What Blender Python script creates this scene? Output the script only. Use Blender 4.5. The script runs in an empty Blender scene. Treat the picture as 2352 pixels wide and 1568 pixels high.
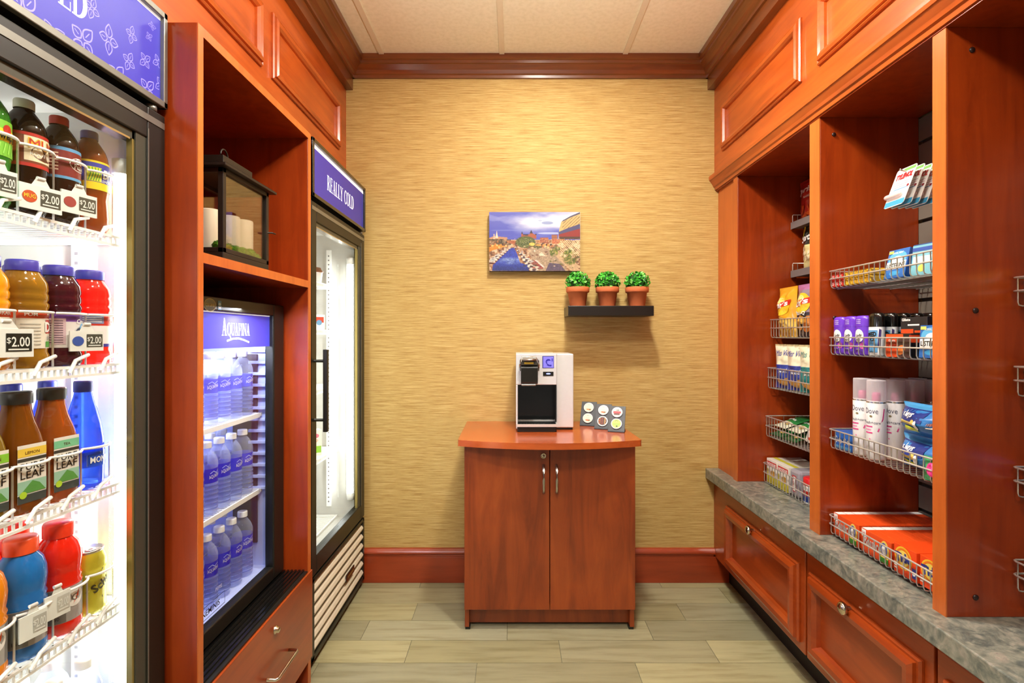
import bpy, math, random
import numpy as np
from mathutils import Vector, Matrix
random.seed(7)
PI = math.pi
SC = bpy.context.scene
COL = SC.collection
# ------------------------------------------------------------------ camera frame
F, CX, CY, H = 1180.0, 1180.0, 772.0, 1.21      # focal length and vanishing point (px), eye height (m)
CEIL = 2.57
WALLY = 2.538
def onX(px, py, X): Y = F*X/(px-CX); return Vector((X, Y, H-(py-CY)*Y/F))
def onY(px, py, Y): return Vector(((px-CX)*Y/F, Y, H-(py-CY)*Y/F))

# ------------------------------------------------------------------ materials
def lin(c):
    c = c/255.0
    return c/12.92 if c <= .04045 else ((c+.055)/1.055)**2.4
def rgb(r, g=None, b=None):
    if isinstance(r, str):
        h = r.lstrip('#'); r, g, b = int(h[0:2],16), int(h[2:4],16), int(h[4:6],16)
    return (lin(r), lin(g), lin(b), 1.0)
_MC = {}
def _new(name):
    m = bpy.data.materials.new(name); m.use_nodes = True
    nt = m.node_tree; b = nt.nodes['Principled BSDF']
    return m, nt, b
def plain(hexc, rough=.45, metal=0., coat=0., spec=.5, emit=0., name=None):
    key = ('p', hexc, rough, metal, coat, spec, emit)
    if key in _MC: return _MC[key]
    m, nt, b = _new(name or 'paint_'+hexc.strip('#'))
    c = rgb(hexc)
    b.inputs['Roughness'].default_value = rough
    b.inputs['Metallic'].default_value = metal
    b.inputs['Coat Weight'].default_value = coat
    b.inputs['Coat Roughness'].default_value = .1
    b.inputs['Specular IOR Level'].default_value = spec
    n = nt.nodes.new('ShaderNodeTexNoise'); n.inputs['Scale'].default_value = 60
    tc = nt.nodes.new('ShaderNodeTexCoord'); nt.links.new(tc.outputs['Object'], n.inputs['Vector'])
    mx = nt.nodes.new('ShaderNodeMix'); mx.data_type = 'RGBA'
    mx.inputs['A'].default_value = c
    mx.inputs['B'].default_value = (c[0]*.93, c[1]*.93, c[2]*.93, 1)
    nt.links.new(n.outputs['Fac'], mx.inputs['Factor'])
    nt.links.new(mx.outputs['Result'], b.inputs['Base Color'])
    if emit:
        b.inputs['Emission Color'].default_value = c
        b.inputs['Emission Strength'].default_value = emit
    _MC[key] = m
    return m
def glow(hexc, strength):
    key = ('g', hexc, strength)
    if key in _MC: return _MC[key]
    m, nt, b = _new('glow_'+hexc.strip('#'))
    b.inputs['Base Color'].default_value = rgb(hexc)
    b.inputs['Emission Color'].default_value = rgb(hexc)
    b.inputs['Emission Strength'].default_value = strength
    _MC[key] = m
    return m
def clear(hexc, fac, rough=.08, tint=None, emit=0.):
    """Tinted see-through plastic, glass or drink: part transparent, part glossy body."""
    key = ('c', hexc, fac, rough, tint, emit)
    if key in _MC: return _MC[key]
    m, nt, b = _new('clear_'+hexc.strip('#'))
    b.inputs['Base Color'].default_value = rgb(hexc); b.inputs['Roughness'].default_value = rough
    t = nt.nodes.new('ShaderNodeBsdfTransparent')
    t.inputs['Color'].default_value = rgb(tint or hexc)
    lw = nt.nodes.new('ShaderNodeLayerWeight'); lw.inputs['Blend'].default_value = .25
    mr = nt.nodes.new('ShaderNodeMapRange')
    mr.inputs['To Min'].default_value = fac; mr.inputs['To Max'].default_value = min(1, fac+.45)
    nt.links.new(lw.outputs['Facing'], mr.inputs['Value'])
    mx = nt.nodes.new('ShaderNodeMixShader')
    nt.links.new(mr.outputs['Result'], mx.inputs['Fac'])
    nt.links.new(t.outputs[0], mx.inputs[1]); nt.links.new(b.outputs[0], mx.inputs[2])
    nt.links.new(mx.outputs[0], nt.nodes['Material Output'].inputs['Surface'])
    _MC[key] = m
    return m
def pane_mat(name, col=(1,1,1), refl=.05):
    m, nt, b = _new(name)
    g = nt.nodes.new('ShaderNodeBsdfGlossy'); g.inputs['Roughness'].default_value = .02
    t = nt.nodes.new('ShaderNodeBsdfTransparent'); t.inputs['Color'].default_value = (*col, 1)
    lw = nt.nodes.new('ShaderNodeFresnel'); lw.inputs['IOR'].default_value = 1.25
    mx = nt.nodes.new('ShaderNodeMixShader')
    mu = nt.nodes.new('ShaderNodeMath'); mu.operation = 'MULTIPLY'; mu.inputs[1].default_value = refl*10
    nt.links.new(lw.outputs[0], mu.inputs[0]); nt.links.new(mu.outputs[0], mx.inputs['Fac'])
    nt.links.new(t.outputs[0], mx.inputs[1]); nt.links.new(g.outputs[0], mx.inputs[2])
    nt.links.new(mx.outputs[0], nt.nodes['Material Output'].inputs['Surface'])
    return m
def ramp(nt, fac, stops):
    r = nt.nodes.new('ShaderNodeValToRGB'); e = r.color_ramp.elements
    while len(e) < len(stops): e.new(.5)
    for k, (p, c) in enumerate(stops): e[k].position = p; e[k].color = c
    nt.links.new(fac, r.inputs['Fac']); return r
def wood(name, light, mid, dark, axis='Z', rough=.34, coat=.35, stretch=14., scale=5.):
    m, nt, b = _new(name)
    tc = nt.nodes.new('ShaderNodeTexCoord'); mp = nt.nodes.new('ShaderNodeMapping')
    nt.links.new(tc.outputs['Object'], mp.inputs['Vector'])
    s = [stretch]*3; s['XYZ'.index(axis)] = 1.2
    mp.inputs['Scale'].default_value = s
    n = nt.nodes.new('ShaderNodeTexNoise'); n.inputs['Scale'].default_value = scale*.45
    n.inputs['Detail'].default_value = 6; n.inputs['Roughness'].default_value = .62; n.inputs['Distortion'].default_value = .7
    nt.links.new(mp.outputs[0], n.inputs['Vector'])
    r = ramp(nt, n.outputs['Fac'], [(.25, rgb(dark)), (.5, rgb(mid)), (.75, rgb(light))])
    n2 = nt.nodes.new('ShaderNodeTexNoise'); n2.inputs['Scale'].default_value = 3.2; n2.inputs['Detail'].default_value = 2
    nt.links.new(tc.outputs['Object'], n2.inputs['Vector'])
    r2 = ramp(nt, n2.outputs['Fac'], [(.3, (.78,.74,.72,1)), (.7, (1.08,1.08,1.08,1))])
    mx = nt.nodes.new('ShaderNodeMix'); mx.data_type = 'RGBA'; mx.blend_type = 'MULTIPLY'; mx.inputs['Factor'].default_value = 1
    nt.links.new(r.outputs[0], mx.inputs['A']); nt.links.new(r2.outputs[0], mx.inputs['B'])
    nt.links.new(mx.outputs['Result'], b.inputs['Base Color'])
    b.inputs['Roughness'].default_value = rough; b.inputs['Coat Weight'].default_value = coat; b.inputs['Coat Roughness'].default_value = .18
    return m
def painted(name, rough=.5, attr='Col', coat=0.):
    m, nt, b = _new(name)
    a = nt.nodes.new('ShaderNodeAttribute'); a.attribute_name = attr
    nt.links.new(a.outputs['Color'], b.inputs['Base Color'])
    b.inputs['Roughness'].default_value = rough; b.inputs['Coat Weight'].default_value = coat
    return m

# ------------------------------------------------------------------ mesh builder
_TXT = {}
def text_geo(s, bold=0.0):
    k = (s, bold)
    if k in _TXT: return _TXT[k]
    cu = bpy.data.curves.new('t', 'FONT'); cu.body = s; cu.size = 1; cu.resolution_u = 2; cu.offset = bold
    o = bpy.data.objects.new('t', cu); COL.objects.link(o)
    dg = bpy.context.evaluated_depsgraph_get()
    me = bpy.data.meshes.new_from_object(o.evaluated_get(dg))
    v = [(p.co.x, p.co.y) for p in me.vertices]; f = [tuple(q.vertices) for q in me.polygons]
    bpy.data.objects.remove(o); bpy.data.curves.remove(cu); bpy.data.meshes.remove(me)
    xs = [a[0] for a in v] or [0, 1]
    _TXT[k] = (v, f, min(xs), max(xs)); return _TXT[k]
CAPH = .70
class MB:
    def __init__(s): s.v, s.f, s.mi, s.sm, s.mats, s.fc = [], [], [], [], [], {}
    def m(s, mat):
        if mat not in s.mats: s.mats.append(mat)
        return s.mats.index(mat)
    def add(s, vs, fs, mat, smooth=False):
        o = len(s.v); s.v += [tuple(p) for p in vs]; k = s.m(mat)
        for f in fs: s.f.append(tuple(i+o for i in f)); s.mi.append(k); s.sm.append(smooth)
        return s
    def box(s, x0, x1, y0, y1, z0, z1, mat):
        v = [(x0,y0,z0),(x1,y0,z0),(x1,y1,z0),(x0,y1,z0),(x0,y0,z1),(x1,y0,z1),(x1,y1,z1),(x0,y1,z1)]
        return s.add(v, [(0,3,2,1),(4,5,6,7),(0,1,5,4),(1,2,6,5),(2,3,7,6),(3,0,4,7)], mat)
    def quad(s, a, b, c, d, mat): return s.add([a,b,c,d], [(0,1,2,3)], mat)
    def lathe(s, prof, mat, c=(0,0,0), n=20, axis='Z', sq=None, bands=None, smooth=True, a0=0, a1=2*PI):
        """prof: (radius, height) list; bands: material per profile segment; sq: squareness exponent per point."""
        full = abs(a1-a0-2*PI) < 1e-6; cols = n if full else n+1
        vs = []
        for k, (r, z) in enumerate(prof):
            for i in range(cols):
                t = a0+(a1-a0)*i/n; q = 1
                if sq and sq[k] != 2: p = sq[k]; q = 1/((abs(math.cos(t))**p+abs(math.sin(t))**p)**(1/p))
                x, y = r*q*math.cos(t), r*q*math.sin(t)
                if axis == 'Z': w = (c[0]+x, c[1]+y, c[2]+z)
                elif axis == 'X': w = (c[0]+z, c[1]+x, c[2]+y)
                elif axis == '-X': w = (c[0]-z, c[1]-x, c[2]+y)
                else: w = (c[0]+x, c[1]-z, c[2]+y)       # '-Y'
                vs.append(w)
        o = len(s.v); s.v += vs
        for k in range(len(prof)-1):
            mk = s.m(bands[k] if bands else mat)
            for i in range(n):
                j = (i+1) % cols
                s.f.append((o+k*cols+i, o+k*cols+j, o+(k+1)*cols+j, o+(k+1)*cols+i)); s.mi.append(mk); s.sm.append(smooth)
        return s
    def tube(s, path, r, mat, n=6, closed=False):
        P = [Vector(p) for p in path]; L = len(P); o = len(s.v); k = s.m(mat)
        up = Vector((0,0,1))
        for i, p in enumerate(P):
            a = P[i-1] if (i or closed) else p; b = P[(i+1) % L] if (i < L-1 or closed) else p
            d = (b-a).normalized()
            e = d.cross(up)
            if e.length < .05: e = d.cross(Vector((0,1,0)))
            e.normalize(); g = e.cross(d)
            for j in range(n):
                t = 2*PI*j/n; s.v.append(tuple(p+e*(r*math.cos(t))+g*(r*math.sin(t))))
        for i in range(L if closed else L-1):
            for j in range(n):
                a, b = o+i*n, o+((i+1) % L)*n
                s.f.append((a+j, a+(j+1) % n, b+(j+1) % n, b+j)); s.mi.append(k); s.sm.append(True)
        if not closed:
            s.f.append(tuple(o+j for j in range(n))); s.mi.append(k); s.sm.append(False)
            s.f.append(tuple(o+(L-1)*n+j for j in range(n))); s.mi.append(k); s.sm.append(False)
        return s
    def extrude(s, poly, a, b, axis, mat, smooth=False):
        """poly in the two other axes (cyclic order), extruded a..b along axis."""
        def P(p, t): return {'X': (t, p[0], p[1]), 'Y': (p[0], t, p[1]), 'Z': (p[0], p[1], t)}[axis]
        n = len(poly); vs = [P(p, a) for p in poly]+[P(p, b) for p in poly]
        s.add(vs, [(i, (i+1) % n, n+(i+1) % n, n+i) for i in range(n)], mat, smooth)
        s.add(vs[:n], [tuple(range(n))], mat); s.add(vs[n:], [tuple(range(n))], mat); return s
    def frame(s, o, r, u, nrm, w, h, prof, mat):
        """mitred moulding round a w x h rectangle; prof: (inset, height) points from the outer edge in."""
        o, r, u, nrm = map(Vector, (o, r, u, nrm)); vs = []
        for d, e in prof:
            for a, b in ((d, d), (w-d, d), (w-d, h-d), (d, h-d)): vs.append(o+r*a+u*b+nrm*e)
        fs = [(k*4+i, k*4+(i+1) % 4, k*4+4+(i+1) % 4, k*4+4+i) for k in range(len(prof)-1) for i in range(4)]
        return s.add(vs, fs, mat)
    # flat marks on a surface: mp(x, y, h) maps surface coordinates to space
    def poly(s, mp, pts, mat, h=.0004):
        if len(pts) == 4 and getattr(mp, 'bend', 0):
            a, b, c, d = [Vector(p) for p in pts]; vs = []
            for j in range(4):
                for i in range(8): q = (a.lerp(b, i/7)).lerp(d.lerp(c, i/7), j/3); vs.append(mp(q.x, q.y, h))
            return s.add(vs, [(j*8+i, j*8+i+1, j*8+i+9, j*8+i+8) for j in range(3) for i in range(7)], mat)
        return s.add([mp(x, y, h) for x, y in pts], [tuple(range(len(pts)))], mat)
    def rect(s, mp, x0, x1, y0, y1, mat, h=.0004, nx=1, ny=1):
        vs = [mp(x0+(x1-x0)*i/nx, y0+(y1-y0)*j/ny, h) for j in range(ny+1) for i in range(nx+1)]
        return s.add(vs, [(j*(nx+1)+i, j*(nx+1)+i+1, (j+1)*(nx+1)+i+1, (j+1)*(nx+1)+i) for j in range(ny) for i in range(nx)], mat)
    def disc(s, mp, x, y, rx, ry, mat, h=.0004, n=16, rot=0):
        c, d = math.cos(rot), math.sin(rot); P = []
        for i in range(n):
            a, b = rx*math.cos(2*PI*i/n), ry*math.sin(2*PI*i/n); P.append((x+a*c-b*d, y+a*d+b*c))
        if getattr(mp, 'bend', 0):
            R = 4; vs = [mp(x+(p-x)*k/R, y+(q-y)*k/R, h) for k in range(R, 0, -1) for p, q in P]+[mp(x, y, h)]
            return s.add(vs, [(k*n+i, k*n+(i+1) % n, (k+1)*n+(i+1) % n, (k+1)*n+i) for k in range(R-1) for i in range(n)]+[((R-1)*n+i, (R-1)*n+(i+1) % n, R*n) for i in range(n)], mat)
        P = [mp(p, q, h) for p, q in P]+[mp(x, y, h)]; return s.add(P, [(i, (i+1) % n, n) for i in range(n)], mat)
    def ring(s, mp, x, y, ro, ri, mat, h=.0004, a0=0, a1=2*PI, n=20, sx=1.):
        P = []
        for i in range(n+1):
            t = a0+(a1-a0)*i/n
            P += [mp(x+sx*ro*math.cos(t), y+ro*math.sin(t), h), mp(x+sx*ri*math.cos(t), y+ri*math.sin(t), h)]
        return s.add(P, [(2*i, 2*i+2, 2*i+3, 2*i+1) for i in range(n)], mat)
    def line(s, mp, pts, w, mat, h=.0004):
        for (x0, y0), (x1, y1) in zip(pts, pts[1:]):
            dx, dy = x1-x0, y1-y0; L = math.hypot(dx, dy) or 1; ex, ey = -dy/L*w/2, dx/L*w/2
            s.poly(mp, [(x0+ex, y0+ey), (x0-ex, y0-ey), (x1-ex, y1-ey), (x1+ex, y1+ey)], mat, h)
        return s
    def text(s, mp, txt, x, y, h, mat, lift=.0006, bold=.0, w=None, rot=0, shear=0., al='c'):
        """txt with cap height h, baseline-centre at (x, y); w squeezes it to a width."""
        v, f, x0, x1 = text_geo(txt, bold); k = h/CAPH
        kx = w/(x1-x0) if w else k; off = {'c': (x0+x1)/2, 'l': x0, 'r': x1}[al]
        c, d = math.cos(rot), math.sin(rot); P = []
        for a, b in v:
            a, b = (a-off)*kx+shear*b*k, b*k; P.append(mp(x+a*c-b*d, y+a*d+b*c, lift))
        return s.add(P, f, mat)
    def build(s, name, parent=None, bevel=0., seg=2, loc=None, col=None, autosmooth=False):
        off = Vector((0,0,0)); p = parent
        while p is not None: off += p.location; p = p.parent
        if parent is None:
            A = np.array(s.v)
            off = Vector(loc) if loc is not None else Vector(((A[:,0].min()+A[:,0].max())/2, (A[:,1].min()+A[:,1].max())/2, A[:,2].min()))
        me = bpy.data.meshes.new(name)
        me.from_pydata([(x-off.x, y-off.y, z-off.z) for x, y, z in s.v], [], s.f)
        for m in s.mats: me.materials.append(m)
        me.polygons.foreach_set('material_index', s.mi); me.polygons.foreach_set('use_smooth', s.sm)
        if col is not None:
            at = me.color_attributes.new('Col', 'FLOAT_COLOR', 'POINT')
            at.data.foreach_set('color', np.asarray(col, dtype=np.float32).ravel())
        me.update()
        o = bpy.data.objects.new(name, me); COL.objects.link(o)
        if parent is not None: o.parent = parent
        else: o.location = off
        if bevel:
            b = o.modifiers.new('bevel', 'BEVEL'); b.width = bevel; b.segments = seg; b.limit_method = 'ANGLE'; b.angle_limit = .7
            b.use_clamp_overlap = True
        return o
def pmap(o, r, u):
    o, r, u = Vector(o), Vector(r), Vector(u); n = r.cross(u)
    return lambda x, y, h=0: tuple(o+r*x+u*y+n*h)
def cmap(r, th0=0, c=(0,0,0)):
    return lambda x, y, h=0: (c[0]+(r+h)*math.cos(th0+x/r), c[1]+(r+h)*math.sin(th0+x/r), c[2]+y)
XP, YP, ZP = Vector((1,0,0)), Vector((0,1,0)), Vector((0,0,1))
def tag(o, label=None, cat=None, group=None, kind=None):
    for k, v in (('label', label), ('category', cat), ('group', group), ('kind', kind)):
        if v: o[k] = v
    return o
def thing(name, label, cat, loc=(0,0,0), group=None):
    o = bpy.data.objects.new(name, None); COL.objects.link(o); o.location = loc; o.empty_display_size = .03
    return tag(o, label, cat, group)
def struct(o): o['kind'] = 'structure'; return o
def copy_tree(o, parent=None):
    c = o.copy(); COL.objects.link(c); c.parent = parent
    for ch in list(o.children): copy_tree(ch, c)
    return c
_used = set()
def place(o, loc, rot=0., label=None, group=None, tilt=None, scale=None):
    """the first call moves the thing itself, later calls place copies of it and its parts"""
    if o.name in _used: o = copy_tree(o)
    else: _used.add(o.name)
    o.location = loc; o.rotation_euler = tilt if tilt else (0, 0, rot)
    if scale: o.scale = scale
    if label: o['label'] = label
    if group: o['group'] = group
    return o
# serif capitals drawn as polygons, cap height 1: returns list of polygons and the width
def serif(ch):
    P = []
    def R(x0, x1, y0, y1): P.append([(x0,y0),(x1,y0),(x1,y1),(x0,y1)])
    def arc(cx, cy, ox, oy, ix, iy, a0, a1, n=14):
        for i in range(n):
            t, q = a0+(a1-a0)*i/n, a0+(a1-a0)*(i+1)/n
            P.append([(cx+ox*math.cos(t), cy+oy*math.sin(t)), (cx+ox*math.cos(q), cy+oy*math.sin(q)), (cx+ix*math.cos(q), cy+iy*math.sin(q)), (cx+ix*math.cos(t), cy+iy*math.sin(t))])
    T = .045
    def stem(x, w=.17): R(x, x+w, 0, 1); R(x-.08, x+w+.08, 0, T); R(x-.08, x+w+.08, 1-T, 1)
    w = .7
    if ch == 'R':
        stem(.1); R(.27, .42, 1-T, 1); R(.27, .42, .48, .48+T); arc(.40, .75, .28, .25, .1, .2, -PI/2, PI/2)
        P.append([(.36,.5),(.52,.5),(.78,0),(.58,0)]); R(.56, .86, 0, T); w = .84
    elif ch in 'EF':
        stem(.1); R(.2, .62, 1-T, 1); R(.58, .62, .74, 1); R(.2, .5, .49, .49+T); R(.47, .5, .38, .64); w = .68
        if ch == 'E': R(.2, .66, 0, T); R(.62, .66, 0, .27); w = .72
    elif ch == 'A':
        P.append([(.12,0),(.18,0),(.44,1),(.38,1)]); P.append([(.54,0),(.75,0),(.48,1),(.34,1)])
        R(.2, .6, .3, .3+T); R(.02, .3, 0, T); R(.46, .84, 0, T); w = .84
    elif ch == 'L': stem(.1); R(.2, .64, 0, T); R(.6, .64, 0, .28); w = .68
    elif ch == 'Y':
        P.append([(.05,1),(.25,1),(.5,.44),(.34,.44)]); P.append([(.66,1),(.72,1),(.48,.42),(.42,.42)]); R(.33, .5, 0, .46)
        R(.24, .6, 0, T); R(-.02, .32, 1-T, 1); R(.56, .82, 1-T, 1); w = .8
    elif ch == 'C': arc(.45, .5, .42, .52, .23, .46, .75, 2*PI-.75, 20); R(.72, .77, .66, 1); R(.74,.78,.05,.3); w = .82
    elif ch == 'O': arc(.45, .5, .44, .52, .23, .46, 0, 2*PI, 24); w = .9
    elif ch == 'Q': arc(.45, .5, .44, .52, .23, .46, 0, 2*PI, 24); P.append([(.42,.1),(.56,.1),(1.0,-.24),(.72,-.2)]); w = .9
    elif ch == 'D': stem(.1); arc(.3, .5, .53, .5, .3, .44, -PI/2, PI/2); w = .88
    elif ch == 'N':
        R(.12, .18, 0, 1); P.append([(.08,1),(.3,1),(.8,0),(.64,0)]); R(.72, .78, 0, 1); R(.02,.3,0,T); R(.58,.9,1-T,1); w = .88
    elif ch == 'I': stem(.12); w = .4
    elif ch == 'U':
        R(.1, .27, .3, 1); R(.66, .72, .3, 1); arc(.41, .32, .31, .33, .14, .26, PI, 2*PI); R(0,.38,1-T,1); R(.54,.84,1-T,1); w = .82
    elif ch == ' ': w = .42
    return P, w
def serif_text(mb, mp, txt, x, y, h, width, mat, lift=.0008, big_first=1.):
    tot = sum(serif(c)[1]*(big_first if i == 0 else 1) for i, c in enumerate(txt)); k = width/tot; X = x-width/2
    for i, c in enumerate(txt):
        P, w = serif(c); b = big_first if i == 0 else 1
        for p in P: mb.poly(mp, [(X+a*k*b, y+q*h*b) for a, q in p], mat, lift)
        X += w*k*b
# ------------------------------------------------------------------ shared materials
W_UP   = wood('cherry_upper', '#c66020', '#b85218', '#9e4212', 'Y', .3, .4)
W_V    = wood('cherry_upright', '#aa4210', '#9c380c', '#862c08', 'Z', .32, .35)
W_EDGE_LIT = wood('cherry_edge_lit', '#d0702c', '#c66424', '#b6561c', 'Z', .35, .3)  # same wood made lighter: bright light on the edges put into the colour
W_LOW  = wood('cherry_drawer', '#aa4812', '#9e3e0f', '#8a340c', 'Y', .3, .4)
W_CAB  = wood('cherry_cabinet', '#a84e1a', '#943e12', '#6e280a', 'Z', .36, .3, 9., 4.2)
W_TOP  = wood('cherry_top', '#ca6428', '#bc5620', '#a44618', 'X', .22, .5)
W_TRIM = wood('mahogany_trim', '#84441a', '#763a14', '#602c0e', 'X', .3, .5)
W_TRIMY= wood('mahogany_trim_long', '#84441a', '#763a14', '#602c0e', 'Y', .3, .5)
W_BASE = wood('cherry_baseboard', '#a84220', '#9a3a18', '#883012', 'X', .3, .4)
BLACK  = plain('#15140f', .4, name='black_plastic'); BLACKG = plain('#0c0c0b', .2, coat=.4)
DKMET  = plain('#2b2722', .4, .6); CHROME = plain('#d8d4cc', .18, 1.); STEEL = plain('#b9b6ae', .32, 1.)
NICKEL = plain('#cfc4ac', .2, 1.); WIRE = plain('#dcd9d3', .28, .6); WHITE = plain('#f2f2ee', .45); PWHITE = plain('#fbfbf8', .35, coat=.2)
CREAM = plain('#ded3bd', .5); SILVER = plain('#d6d3cd', .38, .25)
LINER = plain('#c6c6c2', .4)

# ------------------------------------------------------------------ room shell
def wallpaper():
    m, nt, b = _new('grasscloth_wallpaper')
    tc = nt.nodes.new('ShaderNodeTexCoord')
    def noise(sc, scale, det, dist=0.):
        mp = nt.nodes.new('ShaderNodeMapping'); mp.inputs['Scale'].default_value = sc
        nt.links.new(tc.outputs['Object'], mp.inputs['Vector'])
        n = nt.nodes.new('ShaderNodeTexNoise'); n.inputs['Scale'].default_value = scale; n.inputs['Detail'].default_value = det
        n.inputs['Distortion'].default_value = dist; n.inputs['Roughness'].default_value = .68; nt.links.new(mp.outputs[0], n.inputs['Vector']); return n
    n1 = noise((2.2, 1, 95), 3.2, 5, .1)
    r1 = ramp(nt, n1.outputs['Fac'], [(.28, rgb('#8c6632')), (.42, rgb('#b5924f')), (.56, rgb('#ccae6c')), (.75, rgb('#dcc688'))])
    n2 = noise((4.5, 1, 200), 2.6, 4, .05)
    r2 = ramp(nt, n2.outputs['Fac'], [(.33, (.5,.36,.22,1)), (.39, (.9,.85,.78,1)), (.5, (1,1,1,1))])
    mx = nt.nodes.new('ShaderNodeMix'); mx.data_type = 'RGBA'; mx.blend_type = 'MULTIPLY'; mx.inputs['Factor'].default_value = .8
    nt.links.new(r1.outputs[0], mx.inputs['A']); nt.links.new(r2.outputs[0], mx.inputs['B'])
    nt.links.new(mx.outputs['Result'], b.inputs['Base Color']); b.inputs['Roughness'].default_value = .75
    bp = nt.nodes.new('ShaderNodeBump'); bp.inputs['Strength'].default_value = .25; bp.inputs['Distance'].default_value = .002
    nt.links.new(n2.outputs['Fac'], bp.inputs['Height']); nt.links.new(bp.outputs[0], b.inputs['Normal'])
    return m
struct(MB().box(-1.5, 1.45, WALLY, WALLY+.1, 0, CEIL+.05, wallpaper()).build('wall_back', loc=(0, WALLY, 0)))
PLASTER = plain('#b9a27c', .8)
struct(MB().box(-1.6, -1.5, -1.6, WALLY+.1, 0, CEIL+.05, PLASTER).build('wall_left'))
struct(MB().box(1.345, 1.45, -1.6, WALLY, 0, CEIL+.05, PLASTER).build('wall_right'))

def ceiling_mat():
    m, nt, b = _new('ceiling_tile'); tc = nt.nodes.new('ShaderNodeTexCoord')
    n = nt.nodes.new('ShaderNodeTexNoise'); n.inputs['Scale'].default_value = 55; n.inputs['Detail'].default_value = 5
    nt.links.new(tc.outputs['Object'], n.inputs['Vector'])
    r = ramp(nt, n.outputs['Fac'], [(.3, rgb('#e2dabf')), (.6, rgb('#ece4cc'))]); nt.links.new(r.outputs[0], b.inputs['Base Color'])
    b.inputs['Roughness'].default_value = .9; return m
c = MB(); c.box(-1.6, 1.45, -1.6, WALLY+.1, CEIL, CEIL+.06, ceiling_mat())
cl = struct(c.build('ceiling', loc=(0, 0, CEIL)))
TB = plain('#e0d4ba', .6)
g = MB()
for x in (-1.226, -.636, -.057, .536, 1.126):
    g.box(x-.012, x+.012, -1.5, WALLY-.02, CEIL-.006, CEIL+.001, TB)
for y in (.8, -.4): g.box(-1.5, 1.34, y-.012, y+.012, CEIL-.0055, CEIL+.001, TB)
g.build('ceiling_grid', cl)

# floor: wood-look plank tiles, each plank its own tone
def floor():
    mb = MB(); col = []
    grout = plain('#6d6a52', .8)
    m, nt, b = _new('plank_tile')
    a = nt.nodes.new('ShaderNodeAttribute'); a.attribute_name = 'Col'
    tc = nt.nodes.new('ShaderNodeTexCoord'); mp = nt.nodes.new('ShaderNodeMapping'); mp.inputs['Scale'].default_value = (1.6, 17, 1)
    vm = nt.nodes.new('ShaderNodeVectorMath'); vm.operation = 'MULTIPLY_ADD'; vm.inputs[1].default_value = (60, 31, 0)
    nt.links.new(a.outputs['Color'], vm.inputs[0]); nt.links.new(tc.outputs['Object'], vm.inputs[2])
    nt.links.new(vm.outputs[0], mp.inputs['Vector'])
    n = nt.nodes.new('ShaderNodeTexNoise'); n.inputs['Scale'].default_value = 2.2; n.inputs['Detail'].default_value = 6; n.inputs['Roughness'].default_value = .6
    nt.links.new(mp.outputs[0], n.inputs['Vector'])
    r = ramp(nt, n.outputs['Fac'], [(.28, (.66,.62,.5,1)), (.5, (1,1,1,1)), (.72, (1.16,1.15,1.12,1))])
    mx = nt.nodes.new('ShaderNodeMix'); mx.data_type = 'RGBA'; mx.blend_type = 'MULTIPLY'; mx.inputs['Factor'].default_value = .85
    nt.links.new(a.outputs['Color'], mx.inputs['A']); nt.links.new(r.outputs[0], mx.inputs['B'])
    nt.links.new(mx.outputs['Result'], b.inputs['Base Color']); b.inputs['Roughness'].default_value = .34; b.inputs['Specular IOR Level'].default_value = .4
    def put(x0, x1, y0, y1):
        if x1 <= -1.5 or x0 >= 1.45: return
        x0, x1 = max(x0, -1.5), min(x1, 1.45); t = random.uniform(.78, 1.12); u = random.uniform(-.015, .015)
        k = rgb('#a09a78'); mb.box(x0+.0012, x1-.0012, y0+.0012, y1-.0012, -.01, 0, m)
        col.extend([(k[0]*t+u*.5, k[1]*t, k[2]*t-u, 1)]*8)
    offs = {0: .449, 1: .179, 2: -.027, 3: .15, 4: .40, 5: .13}
    y = 1.762; P = .585
    for row in range(-24, 6):
        o = offs.get(row, (row*.373) % P)
        y0 = y+row*.142; k = -5
        for k in range(-6, 6): put(o+k*P, o+(k+1)*P, y0, min(y0+.142, WALLY))
    mb.box(-1.5, 1.45, -1.65, WALLY, -.03, -.0016, grout); col.extend([rgb('#7a7660')]*8)
    return struct(mb.build('floor', loc=(0, 0, 0), col=col))
floor()

# crown, fascia, baseboard, soffit panelling -- the fixed joinery
CROWN = [(0, 0), (.012, 0), (.014, .012), (.022, .016), (.03, .03), (.05, .048), (.058, .05), (.06, .062), (.07, .066), (.07, .09), (0, .09)]
def crown_poly(base, sgn, z): return [(base+sgn*p, z+q*1.0) for p, q in CROWN]
XL, XR = -.828, .991                      # soffit planes
m = MB(); m.extrude(crown_poly(WALLY, -1, CEIL-.09), -.86, 1.0, 'X', W_TRIM); struct(m.build('trim_1'))
m = MB()
m.extrude([(q[0], q[1]) for q in [(XL-.03, CEIL-.145), (XL+.034, CEIL-.145), (XL+.034, CEIL-.09), (XL-.03, CEIL-.09)]], -1.0, WALLY, 'Y', W_TRIMY)
m.extrude(crown_poly(XL+.032, 1, CEIL-.09), -1.0, WALLY, 'Y', W_TRIMY); struct(m.build('trim_2'))
m = MB()
m.extrude([(XR+.03, CEIL-.145), (XR-.034, CEIL-.145), (XR-.034, CEIL-.09), (XR+.03, CEIL-.09)], -1.0, WALLY, 'Y', W_TRIMY)
m.extrude(crown_poly(XR-.032, -1, CEIL-.09), -1.0, WALLY, 'Y', W_TRIMY); struct(m.build('trim_3'))
m = MB()
m.box(XL, 1.058, WALLY-.018, WALLY, 0, .128, W_BASE); m.box(XL, XR-.009, WALLY-.018, WALLY, .128, .138, W_BASE)
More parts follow.
